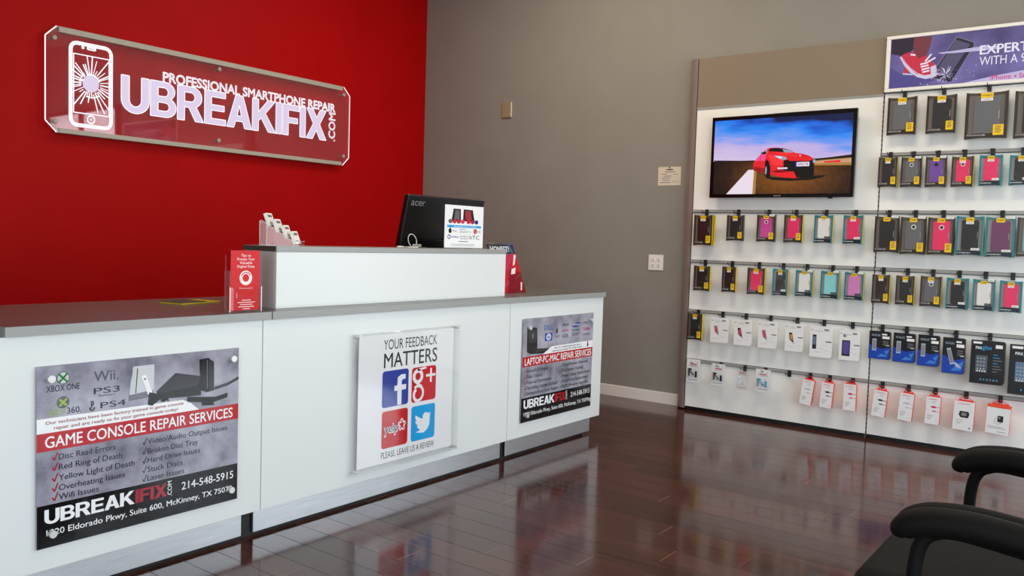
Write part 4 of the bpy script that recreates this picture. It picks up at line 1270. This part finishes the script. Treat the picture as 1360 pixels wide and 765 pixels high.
ORD = ['first', 'second', 'third', 'fourth', 'fifth', 'sixth', 'seventh', 'eighth']
def hook(y, z, row, tabtop):
    """black hook clipped on the rail at height z; y = world position of its prong"""
    h = thing('display_hook', '', 'hook', (PX-0.0125, y, z), FACE_X, 'black display hooks')
    MB().box(-0.012, 0.012, -0.012, 0.0, -0.042, 0.006, 'black', 0.0015).build('bracket', h)
    MB().tube([(0, -0.010, -0.020), (0, -0.05, -0.020), (0, -0.083, -0.019), (0, -0.092, -0.015), (0, -0.099, -0.004)], 0.0026, 'black', 8).build('prong', h)
    return h

HOOK_D = 0.055        # package centre distance from the panel
def place(name, y, z, label, group, tilt=0.0):
    o = thing(name, label, 'package', (PX-HOOK_D-0.012, y, z), FACE_X, group)
    o.rotation_euler = (0, math.radians(tilt), FACE_X)
    return o

def pillow(w, h, bow):
    """front outline with slightly hollow top and bottom edges"""
    pts = []
    n = 8
    for i in range(n+1):
        q = i/n
        pts.append((-w/2+w*q, -h/2+bow*4*q*(1-q)))
    for i in range(n+1):
        q = i/n
        pts.append((w/2-w*q, h/2-bow*4*q*(1-q)))
    return pts

def hang_tab(o, h, w=0.045):
    MB().box(-w/2, w/2, -0.0006, 0.0006, h/2-0.006, h/2+0.024, 'blister').build('hang_tab', o)

def case_box(y, z, w, h, label, group, style, case, hole=None, yellow=True, n=1, pale=False, price='mid'):
    """window carton with a phone case inside; style 'dark' or 'teal'"""
    o = place('phone_case_package', y, z, label, group)
    D = 0.026
    fr = -D/2
    p = MB(fr)
    teal = style == 'teal'
    cm = 'carton_teal' if teal else 'carton_brown'
    bow = h*0.025
    b_ = 0.0085*w/0.125
    # frame: outline with window made of four bars on a back tray
    p.slab(pillow(w, h, bow), fr+0.010, D/2, cm)
    wt, wb_ = h/2-0.014, -h/2+0.030
    p.slab([(-w/2, -h/2), (-w/2+b_, -h/2+bow*0.5), (-w/2+b_, h/2-bow*0.5), (-w/2, h/2)], fr, fr+0.0099, cm if teal else 'carton_dark')
    p.slab([(w/2-b_, -h/2+bow*0.5), (w/2, -h/2), (w/2, h/2), (w/2-b_, h/2-bow*0.5)], fr, fr+0.0099, cm if teal else 'carton_dark')
    top_ = [q for q in pillow(w-2*b_, h-bow*0.9, bow*0.8)]
    k = len(top_)//2
    p.slab(top_[k:]+[(-w/2+b_, wt), (w/2-b_, wt)], fr, fr+0.0099, cm)
    bot = top_[:k]
    p.slab(bot+[(w/2-b_, wb_), (-w/2+b_, wb_)], fr, fr+0.0099, 'carton_navy' if teal else 'carton_dark')
    p.rect(-w/2+b_, w/2-b_, wb_, wt, 'inlay_pale' if (teal or pale) else 'inlay_grey', -0.0098/0.0004)
    if teal:
        p.text('SYMMETRY', -w/2+b_*1.1, wb_-0.017, w*0.50, 0.007, 'case_white', 1, off=0.01)
    else:
        p.rect(-w/2+b_*0.9, -w/2+w*0.50, wb_-0.012, wb_-0.003, 'inlay_pale', 1)
        p.text('DEFENDER', -w/2+b_*1.2, wb_-0.0105, w*0.36, 0.006, 'case_black', 2, off=0.01)
    if yellow:
        for e in range(n):
            x = w/2+0.0004+e*0.010
            p.box(x, x+0.0012, fr+0.001+e*0.012, D/2+e*0.012, -h/2+0.002, h/2-0.002, 'side_yellow')
            if e:
                p.box(x-0.010, x-0.0001, D/2+0.0005, D/2+e*0.012, -h/2+0.004, h/2-0.004, cm)
    p.build('carton', o)
    # the phone case in the window
    cw, ch = w*0.62, (wt-wb_)*0.93
    cx = w*0.02
    c = MB(fr+0.0004)
    c.slab(rr(cx-cw/2, cx+cw/2, wb_+0.003, wb_+0.003+ch, 0.010, 4), fr+0.0004, fr+0.0095, case)
    cz = wb_+0.003+ch
    if hole:
        c.ell(cx+(0 if hole != 'side' else cw*0.1), cz-ch*0.22, w*0.105, w*0.105, 'case_ring' if hole != 'dark' else 'case_black', 1, 24)
        c.ell(cx+(0 if hole != 'side' else cw*0.1), cz-ch*0.22, w*0.062, w*0.062, 'case_black', 2, 24)
    c.rect(cx+cw*0.43, cx+cw*0.47, wb_+ch*0.40, wb_+ch*0.62, 'inlay_pale', 1)
    c.build('phone_case', o)
    MB().box(-w/2+b_, w/2-b_, fr-0.0006, fr-0.0001, wb_, wt, 'blister').build('clear_window', o)
    s = MB(fr-0.0008)
    s.rrect(-w*0.15, w*0.15, wt-h*0.085, wt+0.006, 0.006, 'label_yellow', 1)
    s.text('OTTERBOX', -w*0.12, wt-h*0.045, w*0.24, 0.008, 'case_black', 2, off=0.02)
    s.build('logo_label', o)
    s = MB(fr-0.0008)
    s.rect(-w*0.14, w*0.14, wt-h*0.145, wt-h*0.09, 'paper_white', 1)
    if price == 'corner':
        s = MB(fr-0.0008).rect(w*0.18, w*0.47, wt+0.002, wt+0.016, 'paper_white', 1)
        s.rect(w*0.22, w*0.42, wt+0.007, wt+0.010, 'ink_grey', 2)
    else:
        s.rect(-w*0.10, w*0.10, wt-h*0.125, wt-h*0.11, 'ink_grey', 2)
    s.build('price_sticker', o)
    s = MB(fr-0.0008)
    if not teal:
        s.rect(w*0.18, w*0.43, wb_-0.010, wb_+h*0.19, 'label_yellow', 1)
        for q in range(4):
            s.rect(w*0.23, w*(0.36+0.02*(q % 2)), wb_+h*(0.02+0.04*q), wb_+h*(0.035+0.04*q), 'carton_brown', 2)
    else:
        s.rect(w*0.08, w*0.38, wb_+0.004, wb_+0.017, 'case_white' if case not in ('case_white', 'case_aqua', 'case_lilac') else 'case_black', 1)
        s.rect(w*0.11, w*0.33, wb_+0.009, wb_+0.012, 'ink_grey', 2)
    s.build('corner_sticker', o)
    hang_tab(o, h)
    return o

def chamfer(w, h, r):
    """front outline with a big rounded top-right and bottom-right corner"""
    pts = [(-w/2, -h/2)]
    for (cx, cy, a) in ((w/2-r, -h/2+r, -PI/2), (w/2-r, h/2-r, 0)):
        for i in range(6):
            q = a+PI/2*i/5
            pts.append((cx+r*math.cos(q), cy+r*math.sin(q)))
    pts.append((-w/2, h/2))
    return pts

def protector_box(y, z, w, h, label, group, pic):
    o = place('screen_protector_box', y, z, label, group)
    D = 0.024
    fr = -D/2
    p = MB(fr)
    p.slab(chamfer(w, h, 0.014), fr, D/2, 'box_white')
    p.text('nuglas', -w*0.28, h*0.33, w*0.36, 0.013, 'ink_pale', 1, off=0.004)
    p.rect(w*0.14, w*0.36, h*0.36, h*0.42, 'ink_grey', 1)
    p.ell(-w*0.42, h*0.38, 0.004, 0.004, 'ink_black', 1, 8)
    c = {'red': 'box_red', 'pink': 'box_red', 'amber': 'box_amber', 'blue': 'tablet_blue', 'violet': 'box_violet', 'rose': 'box_red'}[pic]
    if pic == 'violet':
        p.rect(-w*0.36, w*0.04, -h*0.36, h*0.16, 'ink_black', 1).rect(-w*0.32, 0.0, -h*0.30, h*0.12, c, 2)
        p.rect(-w*0.32, -w*0.17, h*0.26, h*0.36, 'ink_grey', 1)
    elif pic == 'blue':
        p.rect(-w*0.38, -w*0.20, -h*0.24, h*0.22, 'ink_black', 1).rect(-w*0.36, -w*0.22, -h*0.10, h*0.16, c, 2)
    else:
        p.poly([(-w*0.30, h*0.16), (-w*0.12, h*0.18), (-w*0.02, -h*0.12), (-w*0.02, -h*0.20), (-w*0.24, -h*0.08)], 'ink_black' if pic in ('amber', 'pink') else 'ink_grey', 1)
        p.poly([(-w*0.26, h*0.10), (-w*0.12, h*0.12), (-w*0.06, -h*0.12), (-w*0.20, -h*0.06)], c, 2)
    p.rect(w*0.22, w*0.50, h*0.00, h*0.03, 'ink_black', 1)
    for k, (a, b2, v) in enumerate(((0.10, 0.30, -0.12), (-0.06, 0.14, -0.22), (0.16, 0.34, -0.28), (-0.30, 0.02, -0.34))):
        p.rect(w*a, w*b2, h*v, h*(v+0.012), 'ink_pale', 1)
    p.build('carton', o)
    MB().box(-w*0.12, w*0.30, -0.001, 0.001, h/2+0.0003, h/2+0.024, 'blister').build('hang_tab', o)
    return o

def glass_box(y, z, w, h, label, group, big=False, slant=False):
    o = place('screen_protector_box', y, z, label, group)
    D = 0.024
    fr = -D/2
    p = MB(fr)
    p.slab(chamfer(w, h, 0.013 if not big else 0.016), fr, D/2, 'nu_black')
    if not big:
        p.poly([(-w*0.5, -h*0.49), (w*0.42, -h*0.49), (w*0.49, -h*0.42), (w*0.5, -h*0.05), (w*0.1, -h*0.12), (-w*0.2, -h*0.06), (-w*0.5, h*0.02)], 'nu_blue', 1)
        p.poly([(-w*0.1, -h*0.42), (w*0.35, -h*0.40), (w*0.48, -h*0.12), (w*0.22, -h*0.22)], 'nu_sky', 2)
        p.poly([(w*0.0, -h*0.16), (w*0.14, -h*0.30), (w*0.40, -h*0.34), (w*0.2, -h*0.2)], 'nu_pale' if slant else 'nu_blue', 3)
        p.text('NUGLAS', -w*0.38, h*0.32, w*0.40, 0.014, 'nu_pale', 1, off=0.004)
        p.rect(w*0.10, w*0.34, h*0.37, h*0.42, 'paper_white', 1).rect(w*0.12, w*0.46, h*0.24, h*0.33, 'paper_white', 1)
        if slant:
            q = [(-w*0.32, h*0.20), (-w*0.14, h*0.22), (w*0.06, -h*0.22), (-w*0.12, -h*0.26)]
        else:
            q = [(-w*0.34, h*0.22), (-w*0.14, h*0.22), (-w*0.14, -h*0.20), (-w*0.34, -h*0.20)]
        p.poly(q, 'nu_pale', 4)
        cx, cy = sum(a for a, _ in q)/4, sum(b2 for _, b2 in q)/4
        p.poly([(cx+(a-cx)*0.8, cy+(b2-cy)*0.8) for a, b2 in q], 'ink_grey', 5)
        for k in range(3):
            p.rect(w*0.16, w*0.42, h*(0.14-0.06*k), h*(0.16-0.06*k), 'ink_grey', 4)
        p.rect(w*0.30, w*0.47, h*-0.01, h*0.03, 'ink_pale', 4)
    else:
        p.text('nu', -w*0.36, h*0.30, w*0.17, 0.024, 'paper_white', 1, off=0.02)
        p.text('glas', -w*0.17, h*0.30, w*0.28, 0.024, 'nu_logo', 1, off=0.012)
        tx0, tx1, tz0, tz1 = -w*0.36, w*0.02, -h*0.27, h*0.19
        p.rrect(tx0, tx1, tz0, tz1, 0.005, 'ink_black', 1)
        p.rect(tx0+0.004, tx1-0.004, tz0+0.010, tz1-0.010, 'tablet_grey' if w < 0.2 else 'tablet_blue', 2)
        for a in range(3):
            for b2 in range(4):
                p.rrect(tx0+0.012+a*0.017, tx0+0.020+a*0.017, tz0+0.026+b2*0.022, tz0+0.034+b2*0.022, 0.002, 'nu_pale', 3)
        for a in range(4):
            p.rrect(tx0+0.010+a*0.014, tx0+0.019+a*0.014, tz0+0.013, tz0+0.020, 0.002, 'paper_white', 3)
        for k in range(7):
            p.rect(w*0.16, w*(0.30+0.06*(k % 3)), h*(0.18-0.065*k), h*(0.195-0.065*k), 'nu_logo' if k in (0, 1, 3) else 'ink_grey', 1)
        for k in range(6):
            p.ell(-w*0.17+k*w*0.095, -h*0.40, 0.0045, 0.007, 'nu_logo' if k % 2 == 0 else 'ink_grey', 1, 10)
        p.rect(-w*0.44, -w*0.18, h*0.42, h*0.47, 'paper_white', 1)
        p.rect(w*0.22, w*0.42, h*0.34, h*0.42, 'paper_white', 1)
    p.build('carton', o)
    MB().box(-w*0.14, w*0.22, -0.001, 0.001, h/2+0.0003, h/2+0.022, 'blister').build('hang_tab', o)
    return o

def orange_box(y, z, w, h, label, group, art, tilt, D=0.030):
    o = place('cable_box' if art in ('pale', 'black', 'red') else 'charger_box', y, z, label, group, tilt)
    fr = -D/2
    p = MB(fr)
    p.box(-w/2, w/2, fr, D/2, -h/2, h/2, 'orange')
    p.box(-w/2, w/2, fr-0.0012, fr, -h/2, h/2, 'box_white')
    p.front = fr-0.0012
    p.ell(-w*0.30, h*0.41, 0.003, 0.003, 'orange_red', 1, 10)
    p.text('VENTEV', -w*0.22, h*0.395, w*0.50, 0.007, 'ink_red', 1, off=0.01)
    if art in ('pale', 'black', 'red'):
        c = {'pale': 'ink_pale', 'black': 'ink_black', 'red': 'ink_red'}[art]
        p.rect(-w*0.10, w*0.20, h*0.10, h*0.17, c, 1).rect(w*0.20, w*0.49, h*0.125, h*0.145, c, 1)
        p.rect(-w*0.22, -w*0.10, h*0.115, h*0.155, 'ink_pale', 1)
        p.rect(-w*0.02, w*0.22, -h*0.035, h*0.005, c, 1).rect(w*0.22, w*0.49, -h*0.025, -h*0.008, c, 1)
        p.rect(-w*0.08, w*0.20, h*0.31, h*0.325, 'ink_grey', 1)
        for k in range(4):
            p.rect(-w*0.36, w*(0.06-0.05*k), h*(-0.19-0.045*k), h*(-0.178-0.045*k), 'ink_grey', 1)
        p.rect(w*0.30, w*0.36, -h*0.40, -h*0.375, 'ink_red', 1)
    elif art == 'car':
        p.poly([(-w*0.20, h*0.16), (w*0.22, h*0.16), (w*0.28, h*0.08), (w*0.22, -h*0.06), (-w*0.14, -h*0.06), (-w*0.24, h*0.02)], 'ink_black', 1)
        p.rrect(-w*0.12, w*0.14, h*0.0, h*0.11, 0.006, 'ink_grey', 2)
        for k in range(3):
            p.rect(-w*0.34, w*(0.0-0.06*k), h*(-0.15-0.06*k), h*(-0.138-0.06*k), 'ink_grey', 1)
        p.rect(w*0.30, w*0.38, -h*0.42, -h*0.38, 'ink_black', 1)
    else:
        p.front = fr-0.0012
        p.box(-w/2, w/2, fr-0.0016, fr-0.00125, h/2-0.016, h/2, 'orange')
        p.ring(0.0, -h*0.05, 0.016, 0.021, 'ink_pale', 1)
        p.rrect(w*-0.02, w*0.22, -h*0.08, h*0.14, 0.004, 'ink_black', 2)
        p.rrect(w*0.02, w*0.10, h*0.03, h*0.10, 0.002, 'ink_grey', 3)
        p.rect(-w*0.42, w*0.25, -h*0.26, -h*0.245, 'ink_grey', 1).rect(-w*0.42, w*0.35, -h*0.31, -h*0.295, 'ink_grey', 1).rect(0.0, w*0.35, -h*0.43, -h*0.41, 'ink_grey', 1)
    p.build('carton', o)
    r = MB()
    r.box(-w*0.32, w*0.40, -0.002, 0.002, h/2+0.0003, h/2+0.009, 'orange_red')
    r.tube([(-w*0.30, 0, h/2+0.008), (-w*0.10, 0, h/2+0.026), (w*0.10, 0, h/2+0.026), (w*0.38, 0, h/2+0.008)], 0.0022, 'orange_red', 6)
    r.build('hang_loop', o)
    return o

def blister_card(y, z, w, h, label, group, ink, clear_card=False):
    o = place('adapter_card', y, z, label, group)
    p = MB(-0.001)
    p.box(-w/2, w/2, -0.001, 0.001, -h/2, h/2, 'box_white' if not clear_card else 'blister')
    p.rect(-w*0.26, w*0.26, h*0.25, h*0.29, 'ink_red', 1)
    p.rect(-w*0.36, w*0.36, h*0.19, h*0.21, 'ink_grey', 1)
    p.rect(-w*0.32, w*0.32, h*0.31, h*0.325, 'ink_grey', 1)
    p.rect(-w*0.38, w*0.34, -h*0.40, -h*0.375, 'ink_grey', 1)
    p.ell(w*0.32, h*0.40, 0.004, 0.004, 'ink_grey', 1, 10)
    p.build('card', o)
    c = MB()
    c.box(-w*0.34, -w*0.12, -0.014, -0.0012, h*0.02, h*0.10, ink, 0.002).box(-w*0.34, -w*0.26, -0.010, -0.0012, -h*0.24, h*0.02, ink, 0.0015)
    c.tube([(-w*0.20, -0.006, -h*0.02), (-w*0.08, -0.006, -h*0.08), (w*0.02, -0.006, -h*0.20), (w*0.06, -0.006, -h*0.12)], 0.0035, ink, 8)
    c.box(w*0.16, w*0.30, -0.010, -0.0012, -h*0.26, h*0.00, ink, 0.003).cyl((w*0.23, -0.006, h*0.00), (w*0.23, -0.006, h*0.10), 0.002, 'chrome', n=8)
    c.build('adapter', o)
    bl = MB().box(-w*0.42, w*0.42, -0.0185, -0.0180, -h*0.31, h*0.13, 'blister')
    bl.box(-w*0.42, -w*0.415, -0.018, -0.0011, -h*0.31, h*0.13, 'blister').box(w*0.415, w*0.42, -0.018, -0.0011, -h*0.31, h*0.13, 'blister')
    bl.build('clear_bubble', o)
    MB().box(-w*0.3, w*0.3, -0.0008, 0.0008, h/2+0.0002, h/2+0.016, 'blister').build('hang_tab', o)
    return o

G = dict(A='packages in the upper row under the television', B='packages in the second row under the television', C='packages in the screen protector row of the left unit', D='packages in the lowest row of the left unit',
         T='tablet case packages under the picture sign', U='packages in the second row of the right unit', V='packages in the third row of the right unit', Wr='packages in the fourth row of the right unit',
         X='screen protector boxes of the right unit', Y='boxes in the lowest row of the right unit')
WHERE = dict(A='in the row under the television', B='in the second row below the television', C='in the white box row', D='in the left unit, lowest row',
             T='under the picture sign', U='in the right unit, second row', V='in the right unit, third row', Wr='in the right unit, fourth row',
             X='in the dark box row', Y='in the right unit, lowest row')
RZ = dict(A=1.551, B=1.168, C=0.784, D=0.400, T=2.338, U=1.935, V=1.551, Wr=1.168, X=0.784, Y=0.400)

CASES = {
 'A': [(2.725, 1.398, .147, .232, 'dark', 'case_maroon', None, 2, 'mid', 'dark boxed black phone case with double yellow edge'), (2.472, 1.418, .128, .191, 'dark', 'case_black', None, 0, 'mid', 'boxed plain black phone case without yellow edge'),
       (2.239, 1.420, .134, .195, 'dark', 'case_magenta', 'ring', 0, 'corner', 'boxed magenta phone case'), (2.042, 1.420, .130, .199, 'dark', 'case_pink', None, 1, 'mid', 'dark boxed hot pink phone case with yellow edge'),
       (1.832, 1.421, .126, .195, 'teal', 'case_white', None, 1, None, 'teal boxed white phone case'), (1.635, 1.421, .127, .196, 'teal', 'case_pink', None, 1, 'mid', 'teal boxed pink phone case')],
 'B': [(2.718, 1.033, .130, .191, 'dark', 'case_black', None, 1, 'mid', 'dark boxed black phone case nearest the grey post'), (2.502, 1.036, .106, .192, 'dark', 'case_maroon', None, 1, 'mid', 'narrow boxed dark maroon phone case'),
       (2.295, 1.034, .128, .195, 'dark', 'case_pink', None, 1, 'mid', 'dark boxed hot pink phone case'), (2.116, 1.036, .110, .193, 'teal', 'case_black', None, 1, 'mid', 'teal boxed black phone case with yellow edge'),
       (1.946, 1.038, .120, .185, 'teal', 'case_white', None, 1, 'corner', 'teal boxed white phone case'), (1.769, 1.037, .123, .192, 'teal', 'case_aqua', None, 1, 'corner', 'teal boxed pale aqua phone case'),
       (1.609, 1.037, .124, .191, 'teal', 'case_lilac', None, 1, 'corner', 'teal boxed lilac phone case')],
 'C': [(2.758, 0.661, .118, .207, 'dark', 'case_black', None, 1, 'mid', 'dark boxed black phone case, only one')],
 'T': [(1.367, 2.168, .174, .246, 'dark', 'case_grey', None, 0, 'mid', 'boxed grey tablet case of medium size'), (1.133, 2.165, .170, .243, 'dark', 'case_black', None, 0, 'mid', 'boxed black tablet case between two grey ones'),
       (0.878, 2.141, .230, .289, 'dark', 'case_grey', None, 0, 'mid', 'largest boxed grey tablet case'), (0.620, 2.133, .215, .288, 'dark', 'case_black', None, 0, 'mid', 'boxed black tablet case cut by the picture edge')],
 'U': [(1.434, 1.804, .117, .199, 'dark', 'case_black', None, 1, 'mid', 'dark boxed black phone case over the joint'), (1.291, 1.801, .122, .197, 'dark', 'case_grey', 'ring', 0, 'corner', 'boxed grey phone case with a white ring'),
       (1.144, 1.799, .121, .196, 'dark', 'case_purple', 'dark', 0, 'corner', 'boxed purple phone case'), (0.992, 1.797, .123, .193, 'dark', 'case_pink', 'ring', 1, 'mid', 'dark boxed pink phone case with a white ring'),
       (0.836, 1.801, .125, .192, 'teal', 'case_pink', None, 0, 'mid', 'teal boxed pink phone case'), (0.672, 1.799, .126, .186, 'teal', 'case_black', None, 0, 'mid', 'teal boxed black phone case at the picture edge')],
 'V': [(1.420, 1.393, .150, .241, 'dark', 'case_black', None, 0, 'corner', 'large dark boxed black phone case'), (1.258, 1.388, .152, .245, 'dark', 'case_grey', 'ring', 0, 'corner', 'large boxed grey phone case with a white ring'),
       (1.093, 1.388, .154, .243, 'dark', 'case_pink', 'ring', 0, 'corner', 'large dark boxed pink phone case with a white ring'), (0.930, 1.394, .154, .247, 'teal', 'case_black', None, 1, 'mid', 'large teal boxed black phone case'),
       (0.762, 1.390, .160, .249, 'teal', 'case_plum', None, 0, 'corner', 'large teal boxed plum phone case'), (0.593, 1.393, .160, .241, 'dark', 'case_teal', None, 0, 'mid', 'dark boxed mint phone case cut by the picture edge')],
 'Wr': [(1.437, 1.029, .109, .195, 'dark', 'case_maroon', None, 1, 'mid', 'narrow boxed brown phone case over the joint'), (1.287, 1.029, .111, .194, 'dark', 'case_black', None, 1, 'mid', 'narrow dark boxed black phone case with yellow edge'),
        (1.133, 1.031, .123, .199, 'dark', 'case_grey', 'ring', 1, 'mid', 'boxed grey phone case with a white ring'), (0.980, 1.027, .124, .200, 'teal', 'case_black', None, 0, 'mid', 'teal boxed black phone case'),
        (0.832, 1.027, .121, .196, 'teal', 'case_white', None, 0, 'corner', 'teal boxed white phone case'), (0.685, 1.026, .121, .196, 'teal', 'case_pink', None, 0, 'mid', 'teal boxed hot pink phone case')],
}
def hang(row, y, desc):
    h = hook(y, RZ[row], row, 0)
    h['label'] = 'black display hook holding the ' + desc
    return h
SHORT = dict(A='row under the television', B='second row under the television', C='white box row', D='lowest left row', T='tablet row', U='second right row', V='third right row', Wr='fourth right row', X='dark box row', Y='lowest right row')
for row, items in CASES.items():
    for i, (y, z, w, h, st, ca, hole, nl, pr, desc) in enumerate(items):
        o = case_box(y, z, w, h, '%s %s' % (desc, WHERE[row]), G[row], st, ca, hole, nl > 0, max(nl, 1), False, pr)
        if row == 'T':
            o.name = 'tablet_case_package'
        hang(row, y, '%s package of the %s' % (ORD[i], SHORT[row]))
for i, (y, z, w, h, pic, desc) in enumerate([(2.559, .652, .137, .188, 'red', 'white screen protector box next to the black case,'), (2.376, .651, .132, .190, 'pink', 'white screen protector box, second of the white ones'), (2.190, .652, .136, .195, 'rose', 'white screen protector box, third of the white ones'),
        (1.996, .650, .126, .197, 'amber', 'white screen protector box with an amber phone'), (1.809, .638, .149, .217, 'blue', 'large white screen protector box with a blue phone'), (1.617, .633, .134, .207, 'violet', 'white screen protector box with a large violet phone')]):
    protector_box(y, z, w, h, '%s %s' % (desc, WHERE['C']), G['C'], pic)
    hang('C', y, '%s white box of the white box row' % ORD[i])
for i, (y, z, w, h, ink, desc) in enumerate([(2.758, .321, .108, .179, 'ink_black', 'white card with black adapters beside the grey post'), (2.555, .314, .106, .166, 'ink_black', 'white card with black adapters, second from the post'), (2.367, .305, .092, .168, 'box_white', 'clear card with white adapters'), (2.210, .313, .108, .166, 'ink_cyan', 'white card with cyan adapters')]):
    blister_card(y, z, w, h, '%s %s' % (desc, WHERE['D']), G['D'], ink, i == 2)
    hang('D', y, '%s adapter card of the lowest left row' % ORD[i])
h = hook(2.035, RZ['D'], 'D', 0)
h['label'] = 'empty black display hook between the adapter cards and the orange boxes'
for i, (y, z, w, h, art, tl, desc) in enumerate([(1.886, .274, .080, .176, 'pale', 7, 'tilted white and orange cable box with pale plugs'), (1.750, .271, .080, .175, 'black', 4, 'white and orange cable box with black plugs'), (1.596, .278, .081, .180, 'red', 0, 'white and orange cable box with red plugs')]):
    orange_box(y, z, w, h, '%s %s' % (desc, WHERE['D']), G['D'], art, tl)
    hang('D', y, '%s orange box of the lowest left row' % ORD[i])
for i, (y, z, w, h, art, tl, desc) in enumerate([(1.403, .264, .083, .176, 'black', 5, 'white and orange cable box with black plugs'), (1.239, .264, .084, .180, 'pale', 4, 'white and orange cable box with pale plugs'), (1.078, .264, .083, .178, 'red', 2, 'white and orange cable box with red plugs'),
        (0.899, .257, .116, .184, 'car', 2, 'wider white and orange box with a black car charger'), (0.709, .262, .128, .180, 'wall', 2, 'widest white and orange box with a wall charger')]):
    orange_box(y, z, w, h, '%s %s' % (desc, WHERE['Y']), G['Y'], art, tl)
    hang('Y', y, '%s orange box of the lowest right row' % ORD[i])
for i, (y, z, w, h, big, sl, desc) in enumerate([(1.424, .654, .133, .186, False, False, 'blue and black screen protector box over the joint'), (1.272, .651, .133, .191, False, False, 'blue and black screen protector box, second from the joint'), (1.125, .648, .126, .200, False, False, 'blue and black screen protector box, third from the joint'),
        (0.978, .631, .128, .227, False, True, 'taller blue and black screen protector box with a slanted phone'), (0.787, .609, .188, .270, True, False, 'black tablet screen protector box'), (0.560, .584, .220, .306, True, False, 'largest black tablet box cut by the picture edge')]):
    glass_box(y, z, w, h, '%s %s' % (desc, WHERE['X']), G['X'], big, sl)
    hang('X', y, '%s box of the dark box row' % ORD[i])

# ------------------------------------------------------------------ armchair in the foreground
noisy('chair_fabric', (22, 22, 20), (30, 30, 27), 60, 0.85, spec=0.2)
noisy('arm_padding', (5, 5, 4), (9, 8, 7), 90, 0.7, spec=0.2, bump=0.1, bump_scale=400)
o = thing('armchair', 'black padded waiting room armchair cut off at the bottom right', 'chair', (2.55, 0.22, 0))
def smooth(pts, n=5):
    """Catmull-Rom through points of any dimension"""
    out = []
    P = [pts[0]]+list(pts)+[pts[-1]]
    for i in range(1, len(P)-2):
        for k in range(n):
            t = k/n
            out.append(tuple(0.5*(2*b+(c-a)*t+(2*a-5*b+4*c-d)*t*t+(3*b-a-3*c+d)*t**3) for a, b, c, d in zip(P[i-1], P[i], P[i+1], P[i+2])))
    out.append(tuple(pts[-1]))
    return out
def arm(side):
    x = side*0.385
    a = MB()
    # arched tube: front post up, over and back
    path = [(x, 0.175, 0.012), (x, 0.185, 0.25), (x, 0.192, 0.45), (x, 0.190, 0.54), (x, 0.178, 0.595), (x, 0.150, 0.622), (x, 0.09, 0.632), (x, -0.10, 0.612), (x, -0.28, 0.588), (x, -0.36, 0.57)]
    a.tube(smooth(path), 0.017, 'black_matt', 16)
    q = a.build('arm_frame', o)
    b = MB()
    pad = [(x, 0.226, 0.606), (x, 0.220, 0.622), (x, 0.196, 0.640), (x, 0.150, 0.654), (x, 0.06, 0.660), (x, -0.08, 0.649), (x, -0.22, 0.634), (x, -0.33, 0.618), (x, -0.36, 0.610)]
    rad = [0.014, 0.027, 0.033, 0.035, 0.035, 0.034, 0.034, 0.032, 0.018]
    sp4 = smooth([(*q, r) for q, r in zip(pad, rad)])
    for dx in (-0.026, 0.026):
        b.tube([(q[0]+dx, q[1], q[2]) for q in sp4], [q[3] for q in sp4], 'arm_padding', 20)
    b.build('arm_pad', o)
arm(-1)
arm(1)
def cushion(name, x0, x1, y0, y1, z0, z1, r, rot=0.0, piv=(0, 0, 0)):
    b = bmesh.new()
    bmesh.ops.create_cube(b, size=1.0)
    for v in b.verts:
        v.co = Vector(((x0+x1)/2+v.co.x*(x1-x0), (y0+y1)/2+v.co.y*(y1-y0), (z0+z1)/2+v.co.z*(z1-z0)))
    bmesh.ops.bevel(b, geom=b.edges[:], offset=r, segments=6, profile=0.5, affect='EDGES')
    mb = MB()
    mb.bm(b, 'chair_fabric', True)
    q = mb.build(name, o)
    if rot:
        q.location = piv
        q.rotation_euler = (rot, 0, 0)
    return q
cushion('seat', -0.34, 0.34, -0.25, 0.35, 0.375, 0.475, 0.045)
cushion('backrest', -0.33, 0.33, -0.045, 0.045, 0.02, 0.52, 0.04, math.radians(14), (0, -0.335, 0.47))
f = MB()
f.box(-0.32, 0.32, -0.24, 0.30, 0.345, 0.374, 'black_matt', 0.004)
f.box(-0.385, 0.385, 0.155, 0.180, 0.335, 0.362, 'black_matt', 0.004).box(-0.385, 0.385, -0.345, -0.320, 0.335, 0.362, 'black_matt', 0.004)
f.build('seat_frame', o)
for s_ in (-1, 1):
    MB().tube([(s_*0.385, -0.36, 0.572), (s_*0.385, -0.355, 0.35), (s_*0.385, -0.40, 0.012)], 0.017, 'black_matt', 12).build('rear_leg', o)
